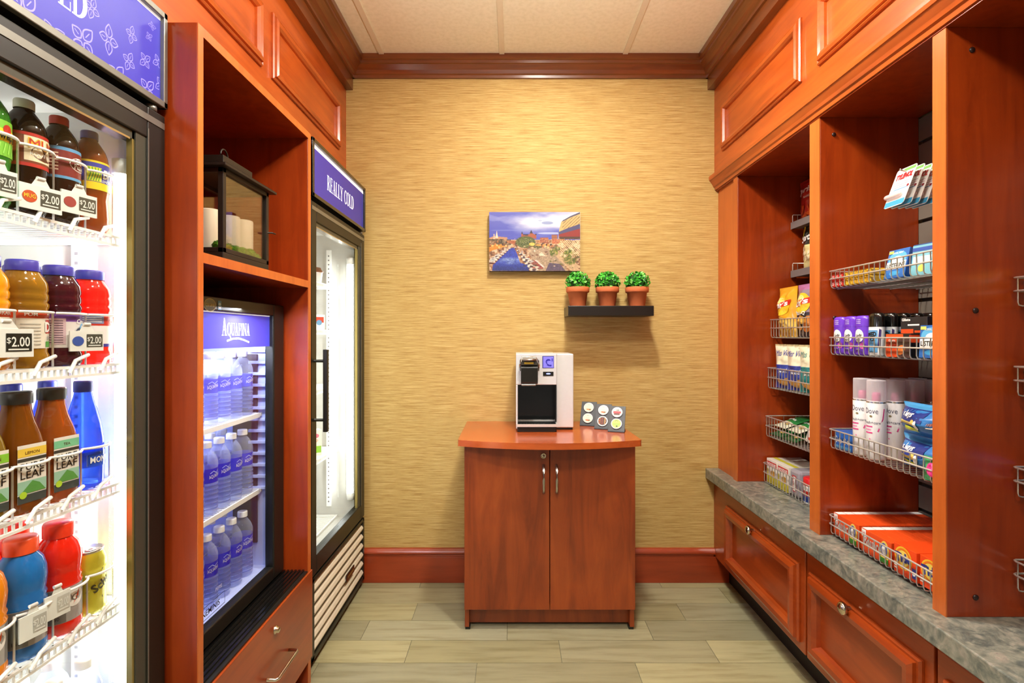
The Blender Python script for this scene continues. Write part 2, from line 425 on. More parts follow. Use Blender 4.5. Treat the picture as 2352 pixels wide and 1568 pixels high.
m.extrude([(WALLY, .138), (WALLY-.019, .138), (WALLY-.024, .144), (WALLY-.024, .152), (WALLY-.02, .158), (WALLY-.012, .166), (WALLY, .168)], XL, XR-.003, 'X', W_BASE)
struct(m.build('baseboard_back', bevel=.002))
MOULD = [(0, 0), (.0, .007), (.004, .011), (.009, .009), (.011, .016), (.02, .02), (.03, .017), (.036, .008), (.038, .0)]
m = MB(); m.box(XL-.03, XL, -1.0, WALLY, 1.937, CEIL, W_UP); sl = struct(m.build('trim_4'))
def mould_left(y0, y1, z0, z1):
    MB().frame((XL, y0, z0), YP, ZP, XP, y1-y0, z1-z0, MOULD, W_UP).build('panel_moulding', sl)
ZM0, ZM1 = 2.0, 2.315
mould_left(1.752, 2.428, 2.09, 2.315); mould_left(.98, 1.679, 2.09, 2.30); mould_left(.25, .91, 2.09, 2.30)
m = MB(); m.box(XR, XR+.35, -1.0, WALLY, 1.995, CEIL, W_UP); sr = struct(m.build('trim_5'))
def mould_right(y0, y1, z0, z1):
    MB().frame((XR, y1, z0), -YP, ZP, -XP, y1-y0, z1-z0, MOULD, W_UP).build('panel_moulding', sr)
mould_right(1.764, 2.431, 2.085, 2.305); mould_right(1.257, 1.664, 2.085, 2.305); mould_right(.55, 1.16, 2.085, 2.305)

# ------------------------------------------------------------------ shelving unit (against wall_right)
XS, XB = 1.0, 1.325
DV = [(2.300, 2.340), (1.681, 1.736), (1.189, 1.227), (.52, .56)]
ZT, ZC = 1.925, .56
su = thing('shelving_unit', 'tall built-in cherry shelving unit with three open bays above the stone-look countertop', 'shelving unit', (1.16, 1.45, ZC))
PLUG = plain('#2a1410', .4)
for k, (y0, y1) in enumerate(DV):
    d = MB().box(XS+.003, XB, y0, y1, ZC, ZT, W_V).build('divider', su, .0015)
    MB().box(XS, XS+.003, y0, y1, ZC, ZT, W_EDGE_LIT).build('edge_band', d)
plugs = [(2232,115,2), (2240,713,2), (2240,1371,2), (1915,309,1), (1917,730,1)]
for px, py, k in plugs:
    p = onY(px, py, DV[k][0])
    MB().lathe([(.0065,0),(.0065,.0025),(.004,.004),(0,.004)], PLUG, (p.x, p.y, p.z), 12, '-Y').build('screw_cap', su)
MB().box(XS+.01, XB, 2.34, WALLY-.001, ZC, ZT, W_EDGE_LIT).build('filler_panel', su)
MB().box(XS-.002, XB, .52, WALLY-.001, ZT, ZT+.07, W_V).build('top_panel', su)
CORN = [(0, 0), (-.006, 0), (-.008, .012), (-.014, .016), (-.018, .026), (-.03, .044), (-.034, .046), (-.036, .056), (-.036, .066), (0, .07)]
m = MB(); m.extrude([(XR+.008+q[0], ZT+.005+q[1]) for q in CORN], -.9, WALLY-.001, 'Y', W_UP); m.build('cornice', su)
def slat(y0, y1):
    m = MB(); g = plain('#6f675c', .5); z = ZC
    n = 16; h = (ZT-ZC)/n
    for i in range(n): m.box(XB, XB+.012, y0, y1, z+i*h+.006, z+(i+1)*h-.006, g)
    m.box(XB+.012, XB+.017, y0, y1, ZC, ZT, plain('#2e241c', .6)); return m
for a, b in ((1.736, 2.300), (1.227, 1.681), (.56, 1.189)):
    slat(a, b).build('slatwall_panel', su)

# countertop and base cabinets
def stone():
    m, nt, b = _new('stone_laminate'); tc = nt.nodes.new('ShaderNodeTexCoord')
    n = nt.nodes.new('ShaderNodeTexNoise'); n.inputs['Scale'].default_value = 24; n.inputs['Detail'].default_value = 8; n.inputs['Roughness'].default_value = .65; n.inputs['Distortion'].default_value = 1.2
    nt.links.new(tc.outputs['Object'], n.inputs['Vector'])
    r = ramp(nt, n.outputs['Fac'], [(.3, rgb('#4a5050')), (.43, rgb('#6c7068')), (.54, rgb('#86867a')), (.64, rgb('#9a9286')), (.74, rgb('#7c6e6a'))])
    n2 = nt.nodes.new('ShaderNodeTexNoise'); n2.inputs['Scale'].default_value = 70; n2.inputs['Detail'].default_value = 4
    nt.links.new(tc.outputs['Object'], n2.inputs['Vector'])
    r2 = ramp(nt, n2.outputs['Fac'], [(.35, (.7,.74,.74,1)), (.6, (1.1,1.1,1.08,1))])
    mx = nt.nodes.new('ShaderNodeMix'); mx.data_type = 'RGBA'; mx.blend_type = 'MULTIPLY'; mx.inputs['Factor'].default_value = .8
    nt.links.new(r.outputs[0], mx.inputs['A']); nt.links.new(r2.outputs[0], mx.inputs['B'])
    nt.links.new(mx.outputs['Result'], b.inputs['Base Color']); b.inputs['Roughness'].default_value = .32; b.inputs['Coat Weight'].default_value = .2
    return m
ct = MB().box(.946, 1.34, -.2, WALLY-.001, .512, ZC, stone()).build('countertop', bevel=.003)
tag(ct, 'long grey-green stone-look countertop running along the shelving bays', 'countertop')
XD = .983
DM = [(0, 0), (.0, .006), (.004, .012), (.01, .012), (.012, .02), (.024, .026), (.04, .024), (.048, .012), (.052, .0), (.053, -.006)]
def base_cab(y0, y1, label, end=False):
    t = thing('base_cabinet', label, 'cabinet', ((XD+1.34)/2, (y0+y1)/2, 0), 'cherry base cabinets under the countertop')
    MB().box(XD+.02, 1.34, y0, y1, .13, .511, W_LOW).build('carcass', t)
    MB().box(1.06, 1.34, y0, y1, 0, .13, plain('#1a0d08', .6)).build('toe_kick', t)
    d = MB(); d.box(XD, XD+.019, y0+.003, y1-.003, .133, .486, W_LOW); dr = d.build('drawer', t, .003)
    MB().frame((XD-.0005, y1-.03, .163), -YP, ZP, -XP, (y1-y0)-.06, .27, DM, W_LOW).build('drawer_moulding', dr)
    yk = (y0+y1)/2+.02
    MB().lathe([(.006,0),(.006,.014),(.017,.018),(.0185,.024),(.016,.029),(.008,.032),(0,.033)], NICKEL, (XD-.012, yk, .425), 18, '-X').build('knob', dr)
    return t
MB_ = None
b1 = base_cab(1.729, 2.392, 'cherry drawer cabinet beside the back wall under the countertop')
MB().box(XD+.006, 1.34, 2.392, WALLY-.001, .13, .511, W_LOW).build('filler_panel', b1)
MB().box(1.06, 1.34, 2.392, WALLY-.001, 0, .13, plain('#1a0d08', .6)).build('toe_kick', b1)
base_cab(1.199, 1.726, 'cherry drawer cabinet with round knob, second from the back wall')
base_cab(.55, 1.196, 'cherry drawer cabinet farthest from the back wall, mostly out of frame')

# ------------------------------------------------------------------ centre cabinet
def centre_cabinet():
    x0, x1, yf, yb, zt = -.202, .497, 2.10, 2.51, .767
    t = thing('storage_cabinet', 'two-door cherry cabinet with bowed top standing against the wallpapered back wall', 'cabinet', (.148, 2.3, 0))
    MB().box(x0, x0+.018, yf+.018, yb, .012, zt, W_CAB).build('side_panel', t, .001)
    MB().box(x1-.018, x1, yf+.018, yb, .012, zt, W_CAB).build('side_panel', t, .001)
    MB().box(x0+.018, x1-.018, yf+.05, yf+.068, .014, .09, W_CAB).build('plinth', t)
    MB().box(x0+.018, x1-.018, yf+.022, yb, .09, .105, W_CAB).build('bottom_panel', t)
    MB().box(x0+.018, x1-.018, yb-.012, yb, .105, zt, W_CAB).build('back_panel', t)
    for x in (x0+.002, x1-.022):
        MB().box(x, x+.02, yf+.022, yf+.05, 0, .0125, BLACK).build('foot', t)
        MB().box(x, x+.02, yb-.06, yb-.03, 0, .0125, BLACK).build('foot', t)
    xm = .1475
    for a, b, hx in ((x0, xm-.0015, xm-.026), (xm+.0015, x1, xm+.027)):
        d = MB().box(a, b, yf, yf+.018, .092, zt-.004, W_CAB).build('door', t, .0015)
        za, zb = .573, .683
        P = [(hx, yf+.001, za), (hx, yf-.018, za+.004), (hx, yf-.026, za+.018), (hx, yf-.028, (za+zb)/2), (hx, yf-.026, zb-.018), (hx, yf-.018, zb-.004), (hx, yf+.001, zb)]
        MB().tube(P, .0052, STEEL, 8).build('handle', d)
        if a == x0:
            l = MB().lathe([(.0115,0),(.0115,.003),(.009,.004),(.008,.0025),(.004,.0025),(.004,.0035),(0,.0035)], NICKEL, (xm-.026, yf, .722), 20, '-Y')
            l.box(xm-.027, xm-.025, yf-.0042, yf-.003, .7175, .7265, BLACK); l.build('lock', d)
    # bowed top with rounded nose
    n = 24; L, R, B, fr, bow = -.226, .517, 2.527, 2.072, .068
    poly = [(-.229, B), ]
    for i in range(n+1):
        u = i/n; poly.append((L+(R-L)*u, fr-bow*(1-(2*u-1)**2)))
    poly.append((.497, B))
    MB().extrude(poly, .767, .792, 'Z', W_TOP).build('tabletop', t, .009, 4)
centre_cabinet()

# ------------------------------------------------------------------ fridge surround unit
XU = -.711
def surround():
    ya, yb = 1.157, 1.80; xb = -1.42
    t = thing('display_unit', 'tall cherry display unit with open niche above a glass-door minibar fridge', 'cabinet', (-1.06, 1.48, 0))
    for y0, y1 in ((ya, ya+.02), (yb-.022, yb)):
        p = MB().box(xb, XU-.002, y0, y1, 0, 1.917, W_V).build('side_panel', t, .001)
        MB().box(XU-.002, XU, y0, y1, 0, 1.917, W_EDGE_LIT).build('edge_band', p)
    p = MB().box(xb, XU-.002, ya+.02, yb-.022, 1.895, 1.917, W_V).build('top_panel', t)
    MB().box(XU-.002, XU, ya+.02, yb-.022, 1.895, 1.917, W_EDGE_LIT).build('edge_band', p)
    p = MB().box(xb, XU-.002, ya+.02, yb-.022, 1.378, 1.402, W_V).build('shelf', t)
    MB().box(XU-.002, XU, ya+.02, yb-.022, 1.378, 1.402, W_EDGE_LIT).build('edge_band', p)
    MB().box(xb, xb+.015, ya+.02, yb-.022, .1, 1.895, W_V).build('back_panel', t)
    MB().box(xb+.015, XU-.02, ya+.02, yb-.022, .362, .384, W_V).build('deck', t)
    d = MB().box(XU-.018, XU+.004, ya+.022, yb+.006, .087, .392, W_LOW).build('drawer', t, .002)
    q = onX(629, 1446, XU); lk = MB().lathe([(.012,0),(.012,.003),(.008,.006),(.008,.012),(.005,.013),(0,.013)], NICKEL, (XU+.004, q.y, q.z), 18, 'X')
    lk.build('lock', d)
    a, b = onX(610, 1550, XU), onX(660, 1502, XU); z = (a.z+b.z)/2; x = XU+.004
    MB().tube([(x,a.y,z),(x+.025,a.y,z),(x+.03,a.y+.006,z),(x+.03,b.y-.006,z),(x+.025,b.y,z),(x,b.y,z)], .0045, CHROME, 8).build('handle', d)
    s = MB(); s.box(XU-.135, XU-.002, ya+.021, yb-.023, .3845, .398, BLACK)
    for i in range(6): s.box(XU-.085+i*.013, XU-.078+i*.013, ya+.021, yb-.023, .398, .4035, BLACKG)
    s.build('drip_sill', t)
surround()
# ------------------------------------------------------------------ glass-door coolers
SIGNB = plain('#3a36a8', .35, emit=.35); SIGNB2 = plain('#3430a0', .35, emit=.22)
LILAC = plain('#8f8ae0', .4, emit=.35); SIGNW = plain('#f4f4f4', .4, emit=.6)
GREYM = plain('#8c8c84', .35, .7); OLIVE = plain('#4a4a40', .35, .3); GOLD = plain('#a08c4e', .3, .6)
PANE = pane_mat('door_glass', (.98,.99,.98), .02)
TUBE = glow('#fdfff6', 8.0)
def clipl(mb, mp, P, w, mat):
    for a, b in zip(P, P[1:]):
        if min(a[1], b[1]) > 1.733 and max(a[1], b[1]) < 1.906 and max(a[0], b[0]) < .75: mb.line(mp, [a, b], w, mat, .0006)
def petal_flower(mb, mp, cx, cy, R, rot, mat):
    for k in range(4):
        a = rot+k*PI/2; L = R*(1.0 if k % 2 == 0 else .72); P = []
        for i in range(9):
            t = i/8; P.append((.12*R+L*.88*t, .27*R*math.sin(PI*t**.8)))
        P = P+[(x, -y) for x, y in P[::-1]]
        c, d = math.cos(a), math.sin(a)
        clipl(mb, mp, [(cx+x*c-y*d, cy+x*d+y*c) for x, y in P], R*.075, mat)
        clipl(mb, mp, [(cx+x*c-y*d, cy+x*d+y*c) for x, y in ((.3*R, 0), (.3*R+L*.4, 0))], R*.05, mat)
def cooler(X, y0, y1, label, shelves, near, tags):
    ZTOP = 1.928; D = .66; xb = X-D
    t = thing('beverage_cooler', label, 'cooler', (X-D/2, (y0+y1)/2, 0), 'tall glass-door beverage coolers')
    k = MB(); w = .042; zf = .335
    k.box(xb, X-.035, y0, y0+w, .03, ZTOP-.01, BLACK).box(xb, X-.035, y1-w, y1, .03, ZTOP-.01, BLACK)
    k.box(xb, xb+.04, y0+w, y1-w, .03, ZTOP-.01, BLACK).box(xb, X-.035, y0, y1, 1.70, ZTOP-.01, BLACK)
    k.box(xb, X-.04, y0+w, y1-w, .06, zf-.02, BLACK)
    k.build('cabinet', t)
    l = MB(); e = .004
    l.box(xb+.04, X-.036, y0+w, y0+w+e, zf, 1.70, LINER).box(xb+.04, X-.036, y1-w-e, y1-w, zf, 1.70, LINER)
    l.box(xb+.04, xb+.046, y0+w, y1-w, zf, 1.70, LINER).box(xb+.04, X-.036, y0+w, y1-w, 1.69, 1.70, LINER).box(xb+.04, X-.036, y0+w, y1-w, zf-.01, zf+.012, LINER)
    l.build('liner', t)
    for y, s in ((y1-w-e, -1), (y0+w+e, 1)):
        for x in (X-.155, xb+.14):
            m = MB(); ya, yb2 = sorted((y, y+s*.006)); m.box(x-.011, x+.011, ya, yb2, .40, 1.62, PWHITE)
            if s < 0:
                mp = pmap((x, y-.006, 0), XP, ZP)
                for i in range(58): m.rect(mp, -.0035, .0035, .42+i*.0205, .4265+i*.0205, plain('#77767c', .6))
            m.build('shelf_pilaster', t)
        m = MB(); yy = y+s*.022; m.lathe([(.0,0),(.013,0),(.013,1.08),(0,1.08)], TUBE, (X-.045, yy, .47), 12)
        lt = m.build('light_tube', t)
        m = MB()
        for z in (.44, 1.55): m.lathe([(0,0),(.018,0),(.018,.03),(0,.03)], PWHITE, (X-.045, yy, z), 12)
        m.box(X-.07, X-.037, min(y, y+s*.006), max(y, y+s*.006), .44, 1.58, PWHITE); m.build('lamp_holder', t)
    # door
    st = .05 if near else .055; sr_ = .1
    d = MB(); z0, z1 = .338, 1.700; gz0, gz1 = .405, 1.633
    d.box(X-.032, X, y0, y0+st, z0, z1, BLACK).box(X-.032, X, y1-.055, y1, z0, z1, BLACK)
    d.box(X-.032, X, y0+st, y1-.055, z0, gz0, BLACK).box(X-.032, X, y0+st, y1-.055, gz1, z1, BLACK)
    do = d.build('door', t, .003)
    tr = MB()
    tr.box(X-.012, X-.003, y1-.086, y1-.0545, gz0, gz1, OLIVE); tr.box(X-.018, X-.006, y1-.092, y1-.086, gz0, gz1, GOLD)
    tr.box(X-.0, X+.0015, y0+.004, y1-.004, gz1+.036, gz1+.05, GREYM); tr.box(X-.03, X-.006, y0+st, y1-.055, gz1-.016, gz1, OLIVE); tr.box(X-.03, X-.004, y0+st, y1-.1, gz1-.02, gz1-.016, CHROME)
    tr.box(X-.0, X+.0015, y1-.056, y1-.053, gz0, gz1+.02, GREYM)
    tr.build('door_trim', do)
    MB().box(X-.02, X-.014, y0+st, y1-.09, gz0, gz1-.016, PANE).build('glass_pane', do)
    hx = X+.042; hy = y0+.028
    h = MB(); h.box(hx-.008, hx+.008, hy-.009, hy+.009, .862, 1.162, BLACK)
    for z in (.905, 1.12): h.tube([(X, hy, z), (hx, hy, z)], .006, BLACK, 8)
    h.build('handle', do, .002)
    MB().lathe([(0,0),(.012,0),(.012,.012),(0,.012)], GREYM, (X-.012, y1-.03, 1.701), 12).build('hinge', do)
    # lit sign
    zs0, zs1 = 1.716, 1.928; s = MB()
    s.box(X-.03, X-.004, y0, y1, zs0, zs1, BLACK)
    for a in ((y0, y0+.016, zs0, zs1), (y1-.012, y1, zs0, zs1), (y0, y1, zs1-.014, zs1), (y0, y1, zs0, zs0+.014)):
        s.box(X-.006, X+.006, *a[:2], *a[2:], GREYM if not near else BLACKG)
    so = s.build('header', t, .0015)
    p = MB(); mp = pmap((X-.003, y0, 0), YP, ZP)
    p.rect(mp, .016, y1-y0-.012, zs0+.014, zs1-.014, SIGNB2 if near else SIGNB)
    if near: p.rect(mp, .016, y1-y0-.012, zs1-.03, zs1-.014, SIGNW, .0006)
    else: p.rect(mp, .016, y1-y0-.012, zs1-.02, zs1-.014, SIGNW, .0006)
    if not near:
        for a, b, r, rot in ((193,93,.036,.95),(253,91,.030,1.57),(305,80,.020,1.4),(299,141,.022,1.2),(336,139,.021,.8),(57,21,.036,1.0),(122,80,.03,.6),(271,175,.03,1.0),(341,205,.03,.9),(345,84,.012,.7),(366,142,.02,.6),(215,20,.022,1.3),(10,40,.034,.5),(372,195,.022,.7),(352,60,.012,.2)):
            q = onX(a, b, X); petal_flower(p, mp, q.y-y0, q.z, r, rot, LILAC)
    tc = .33 if near else .392
    serif_text(p, mp, 'REALLY COLD', tc, 1.783, .058, .335, SIGNW)
    p.build('sign_panel', so)
    # grille
    g = MB(); g.box(X-.05, X-.012, y0, y1, .03, .33, BLACK); g.box(X-.012, X, y0, y0+.03, .03, .33, BLACK); g.box(X-.012, X, y1-.02, y1, .03, .33, BLACK)
    g.box(X-.012, X, y0, y1, .315, .33, BLACK).box(X-.012, X, y0, y1, .03, .05, BLACK); go = g.build('grille', t, .002)
    for i in range(6):
        z = .058+i*.043; MB().extrude([(X-.03, z+.006), (X-.012, z), (X-.002, z+.003), (X+.001, z+.012), (X-.004, z+.022), (X-.02, z+.032), (X-.03, z+.032)], y0+.03, y1-.02, 'Y', CREAM).build('slat', go)
    if near:
        q = onX(803, 1333, X); b = MB(); b.box(X, X+.004, q.y-.055, q.y+.055, .145, .175, BLACKG); mp2 = pmap((X+.0042, q.y, .16), YP, ZP)
        b.rect(mp2, -.04, .045, -.006, .006, GOLD); b.build('badge', go)
    for x in (X-.08, xb+.08):
        for y in (y0+.06, y1-.06): MB().lathe([(0,0),(.02,0),(.016,.031),(0,.031)], BLACK, (x, y, 0), 12).build('foot', t)
    # wire shelves
    for si, z in enumerate(shelves):
        m = MB(); xf, xk = X-.042, xb+.06; a, b = y0+w+.01, y1-w-.01
        if near: xf = X-.115
        for zz in (z-.003, z-.02): m.box(xf-.003, xf+.003, a, b, zz-.0025, zz+.0025, PWHITE)
        n = int((b-a)/.0125)
        for i in range(n+1): y = a+(b-a)*i/n; m.box(xf-.002, xf+.002, y-.0012, y+.0012, z-.02, z-.003, PWHITE)
        n = int((b-a)/.02)
        for i in range(n+1): y = a+(b-a)*i/n; m.box(xk, xf, y-.0016, y+.0016, z-.0042, z-.0005, PWHITE)
        for x in (xk, (xf+xk)/2): m.box(x-.003, x+.003, a, b, z-.01, z-.004, PWHITE)
        for y in (a, b): m.box(xk, xf, y-.003, y+.003, z-.012, z-.0005, PWHITE)
        so = m.build('shelf', t)
        if not near and si < 4:
            for y in LS[si]:
                r = MB(); zz = z+(.118, .097, .085, .085)[si]; R = (.039, .0395, .0425, .0425)[si]; xc = X-.075
                arc = [(xc+R*math.cos(q), y+R*math.sin(q), zz) for q in [(-1+2*i/14)*.95 for i in range(15)]]
                r.tube(arc, .0026, PWHITE, 6)
                r.tube([arc[-1], (arc[-1][0], arc[-1][1], z-.004)], .0018, PWHITE, 6)
                r.tube([(xf+.004, y-.02, z-.012), (xc+R+.002, y-.012, z+.01), (xc+R+.001, y+.018, z+.02)], .0035, PWHITE, 6)
                r.build('lane_retainer', so)
    return t
LS = ((1.035,.966,.897,.830),(1.037,.966,.895,.824),(1.02,.951,.883,.816),(1.030,.965,.891,.819),(1.025,.955,.885,.815))
LANES = LS[0]
S1 = (1.417, 1.155, .908, .658, .366)
X1, X2 = -.78, -.727
cooler(X1, .385, 1.150, 'tall black glass-door cooler packed with colourful drinks beside the display unit', S1, False, None)
cooler(X2, 1.845, 2.50, 'tall black glass-door cooler, nearly empty, with white louvred base beside the wallpapered wall', (1.444, 1.24, .984, .685, .362), True, None)

# price tags clipped in front of the lanes
TAGW = plain('#eceee8', .35, coat=.3); TAGG = plain('#4c4e44', .4); TAGBLK = plain('#1f2018', .4)
def price_tag(label, y, z, w, h, logo, dark, x=X1-.031, yaw=-.22):
    t = thing('price_tag', label, 'price tag', (x, y, z-h/2), 'shelf price tags in the drinks cooler')
    a, b = math.cos(yaw), math.sin(yaw); rv = Vector((-b*1, a, 0)); nv = Vector((a, b, 0))
    mp = pmap((x, y, z), rv, ZP)
    m = MB(); vs = []
    for hh in (0, -.003):
        vs += [mp(-w/2, -h/2, hh), mp(w/2, -h/2, hh), mp(w/2, h/2, hh), mp(-w/2, h/2, hh)]
    m.add(vs, [(0,1,2,3), (4,7,6,5), (0,4,5,1), (1,5,6,2), (2,6,7,3), (3,7,4,0)], TAGW)
    m.poly(mp, [(-w*.22, h/2), (w*.22, h/2), (w*.1, h/2+.014), (-w*.1, h/2+.014)], TAGW, -.001)
    m.rect(mp, -w*.02, w*.46, -h*.3, h*.34, dark, .0006)
    m.text(mp, '$', w*.03, h*.0, h*.2, TAGW, .001); m.text(mp, '2.00', w*.25, -h*.12, h*.34, TAGW, .001, .012, w*.34)
    m.rect(mp, w*.02, w*.4, -h*.25, -h*.2, TAGW, .001)
    if logo:
        m.disc(mp, -w*.27, 0, w*.17, h*.24, logo[0], .0006)
        if logo[1]: m.text(mp, logo[1], -w*.27, -h*.06, h*.16, logo[2], .001, .02, w*.27)
    m.build('tag_card', t)
    c = MB(); c.tube([mp(-.006, h/2+.013, -.001), mp(.006, h/2+.013, -.001)], .003, PWHITE, 8); c.build('clip', t)
    return t
MUGO = plain('#c4481c', .5); WT = plain('#f5f3ee', .45)
price_tag('white price tag with grey panel hanging before the green ginger ale bottle', .812, 1.453, .046, .042, None, TAGG)
price_tag('white price tag with orange emblem hanging before the root beer bottle', .882, 1.446, .066, .042, (MUGO, 'MUG', plain('#f0c030', .5)), TAGG)
price_tag('white price tag with red emblem hanging before the cherry-cap cola bottle', .960, 1.457, .064, .04, (plain('#9c3a34', .5), '', WT), TAGG)
price_tag('white price tag with black panel hanging before the golden juice bottle', .822, 1.199, .076, .046, None, TAGBLK)
price_tag('white price tag with round blue emblem hanging before the red juice bottle', .977, 1.201, .062, .038, (plain('#3a56a8', .5), '', WT), TAGG)
price_tag('white price tag hanging before the blue sports drink', .868, .722, .042, .042, None, plain('#b9b9b0', .5))
price_tag('white price tag hanging before the red sports drink', .914, .732, .042, .042, None, plain('#c9c9c0', .5))

# ------------------------------------------------------------------ under-shelf glass-door fridge
AQB = plain('#4644c0', .3, emit=.55); AQW = plain('#ffffff', .4, emit=.8)
def minibar():
    X = -.79; y0, y1, z0, z1 = 1.185, 1.767, .404, 1.315; xb = -1.33
    t = thing('minibar_fridge', 'black countertop glass-door fridge holding bottled water inside the display unit', 'fridge', (-1.06, 1.476, z0))
    BL = plain('#c9d2ff', .4)
    k = MB(); k.box(xb, X-.034, y0, y0+.04, z0, z1, BLACK).box(xb, X-.034, y1-.04, y1, z0, z1, BLACK).box(xb, xb+.03, y0, y1, z0, z1, BLACK)
    k.box(xb, X-.034, y0, y1, z1-.035, z1, BLACK).box(xb, X-.034, y0, y1, z0, z0+.035, BLACK); k.build('cabinet', t, .003)
    l = MB(); a, b, c, e = y0+.04, y1-.04, z0+.035, z1-.035
    l.box(xb+.03, X-.036, a, a+.003, c, e, BL).box(xb+.03, X-.036, b-.003, b, c, e, BL).box(xb+.03, xb+.033, a, b, c, e, BL)
    l.box(xb+.03, X-.036, a, b, c, c+.004, BL).box(xb+.03, X-.036, a, b, e-.003, e, BL)
    for i in range(13):
        z = .70+i*.038; l.box(X-.095, X-.038, b-.016, b-.003, z, z+.01, BL)
    l.build('liner', t, .002)
    MB().box(X-.15, X-.068, b-.010, b-.003, .52, 1.15, plain('#3c3644', .5)).build('dark_panel', t, .002)  # added dark panel, stands in for a dark shape guessed to be a reflection
    gy0, gy1, gz0, gz1 = y0+.045, 1.692, .452, 1.277
    d = MB(); d.box(X-.03, X, y0, gy0, z0+.004, z1, BLACK).box(X-.03, X, gy1, y1, z0+.004, z1, BLACK).box(X-.03, X, gy0, gy1, z0+.004, gz0, BLACK).box(X-.03, X, gy0, gy1, gz1, z1, BLACK)
    do = d.build('door', t, .005, 3)
    MB().box(X-.02, X-.015, gy0, gy1, gz0, gz1, PANE).build('glass_pane', do)
    p = MB(); mp = pmap((X-.0145, 0, 0), YP, ZP)
    p.rect(mp, gy0, gy1, 1.177, 1.277, AQB); p.rect(mp, gy0, gy1, 1.274, 1.277, SIGNW, .0006)
    serif_text(p, mp, 'AQUAFINA', 1.489, 1.212, .036, .15, AQW, .0008, 1.35)
    p.line(mp, [(1.44, 1.197), (1.47, 1.203), (1.5, 1.204), (1.53, 1.199), (1.56, 1.192)], .005, AQW, .0008)
    p.build('sign_panel', do)
    s = MB(); mp = pmap((X+.0003, 0, 0), YP, ZP)
    q = onX(482, 700, X); s.disc(mp, q.y, q.z, .027, .017, GOLD, .0002, 24); s.disc(mp, q.y, q.z, .0255, .0155, BLACKG, .0004, 24); s.text(mp, 'QBORO', q.y, q.z-.004, .008, GOLD, .0006)
    q = onX(504, 701, X); s.rect(mp, q.y-.008, q.y+.008, q.z-.012, q.z+.012, plain('#2f7fb0', .4)); s.rect(mp, q.y-.006, q.y+.006, q.z-.009, q.z-.004, WT, .0006); s.disc(mp, q.y, q.z+.003, .006, .004, plain('#9fd0e8', .4), .0006)
    s.build('sticker', do)
    s = MB(); mp = pmap((X-.0145, 0, 0), YP, ZP); y, z = 1.365, .487
    for r in ((y-.065, y+.065, z-.017, z-.0155), (y-.065, y+.065, z+.0155, z+.017), (y-.065, y-.0635, z-.017, z+.017), (y+.0635, y+.065, z-.017, z+.017)): s.rect(mp, *r, BLACK)
    s.text(mp, 'NEMINIS', y, z-.008, .015, BLACK, .0006, .01); s.text(mp, 'PEPSI', 1.40, z+.034, .01, plain('#c8c4dc', .5), .0006)
    s.build('decal', do)
    for z in (.9575, .706):
        m = MB(); xf, xk = X-.055, xb+.05
        m.box(xf-.003, xf+.003, a+.008, b-.02, z-.016, z-.002, PWHITE)
        n = 34
        for i in range(n+1): yy = a+.01+(b-a-.032)*i/n; m.box(xk, xf, yy-.002, yy+.002, z-.005, z-.0005, PWHITE)
        m.box(xf-.05, xf+.004, b-.022, b-.011, z-.012, z-.002, PWHITE)
        m.build('shelf', t)
    return t
minibar()

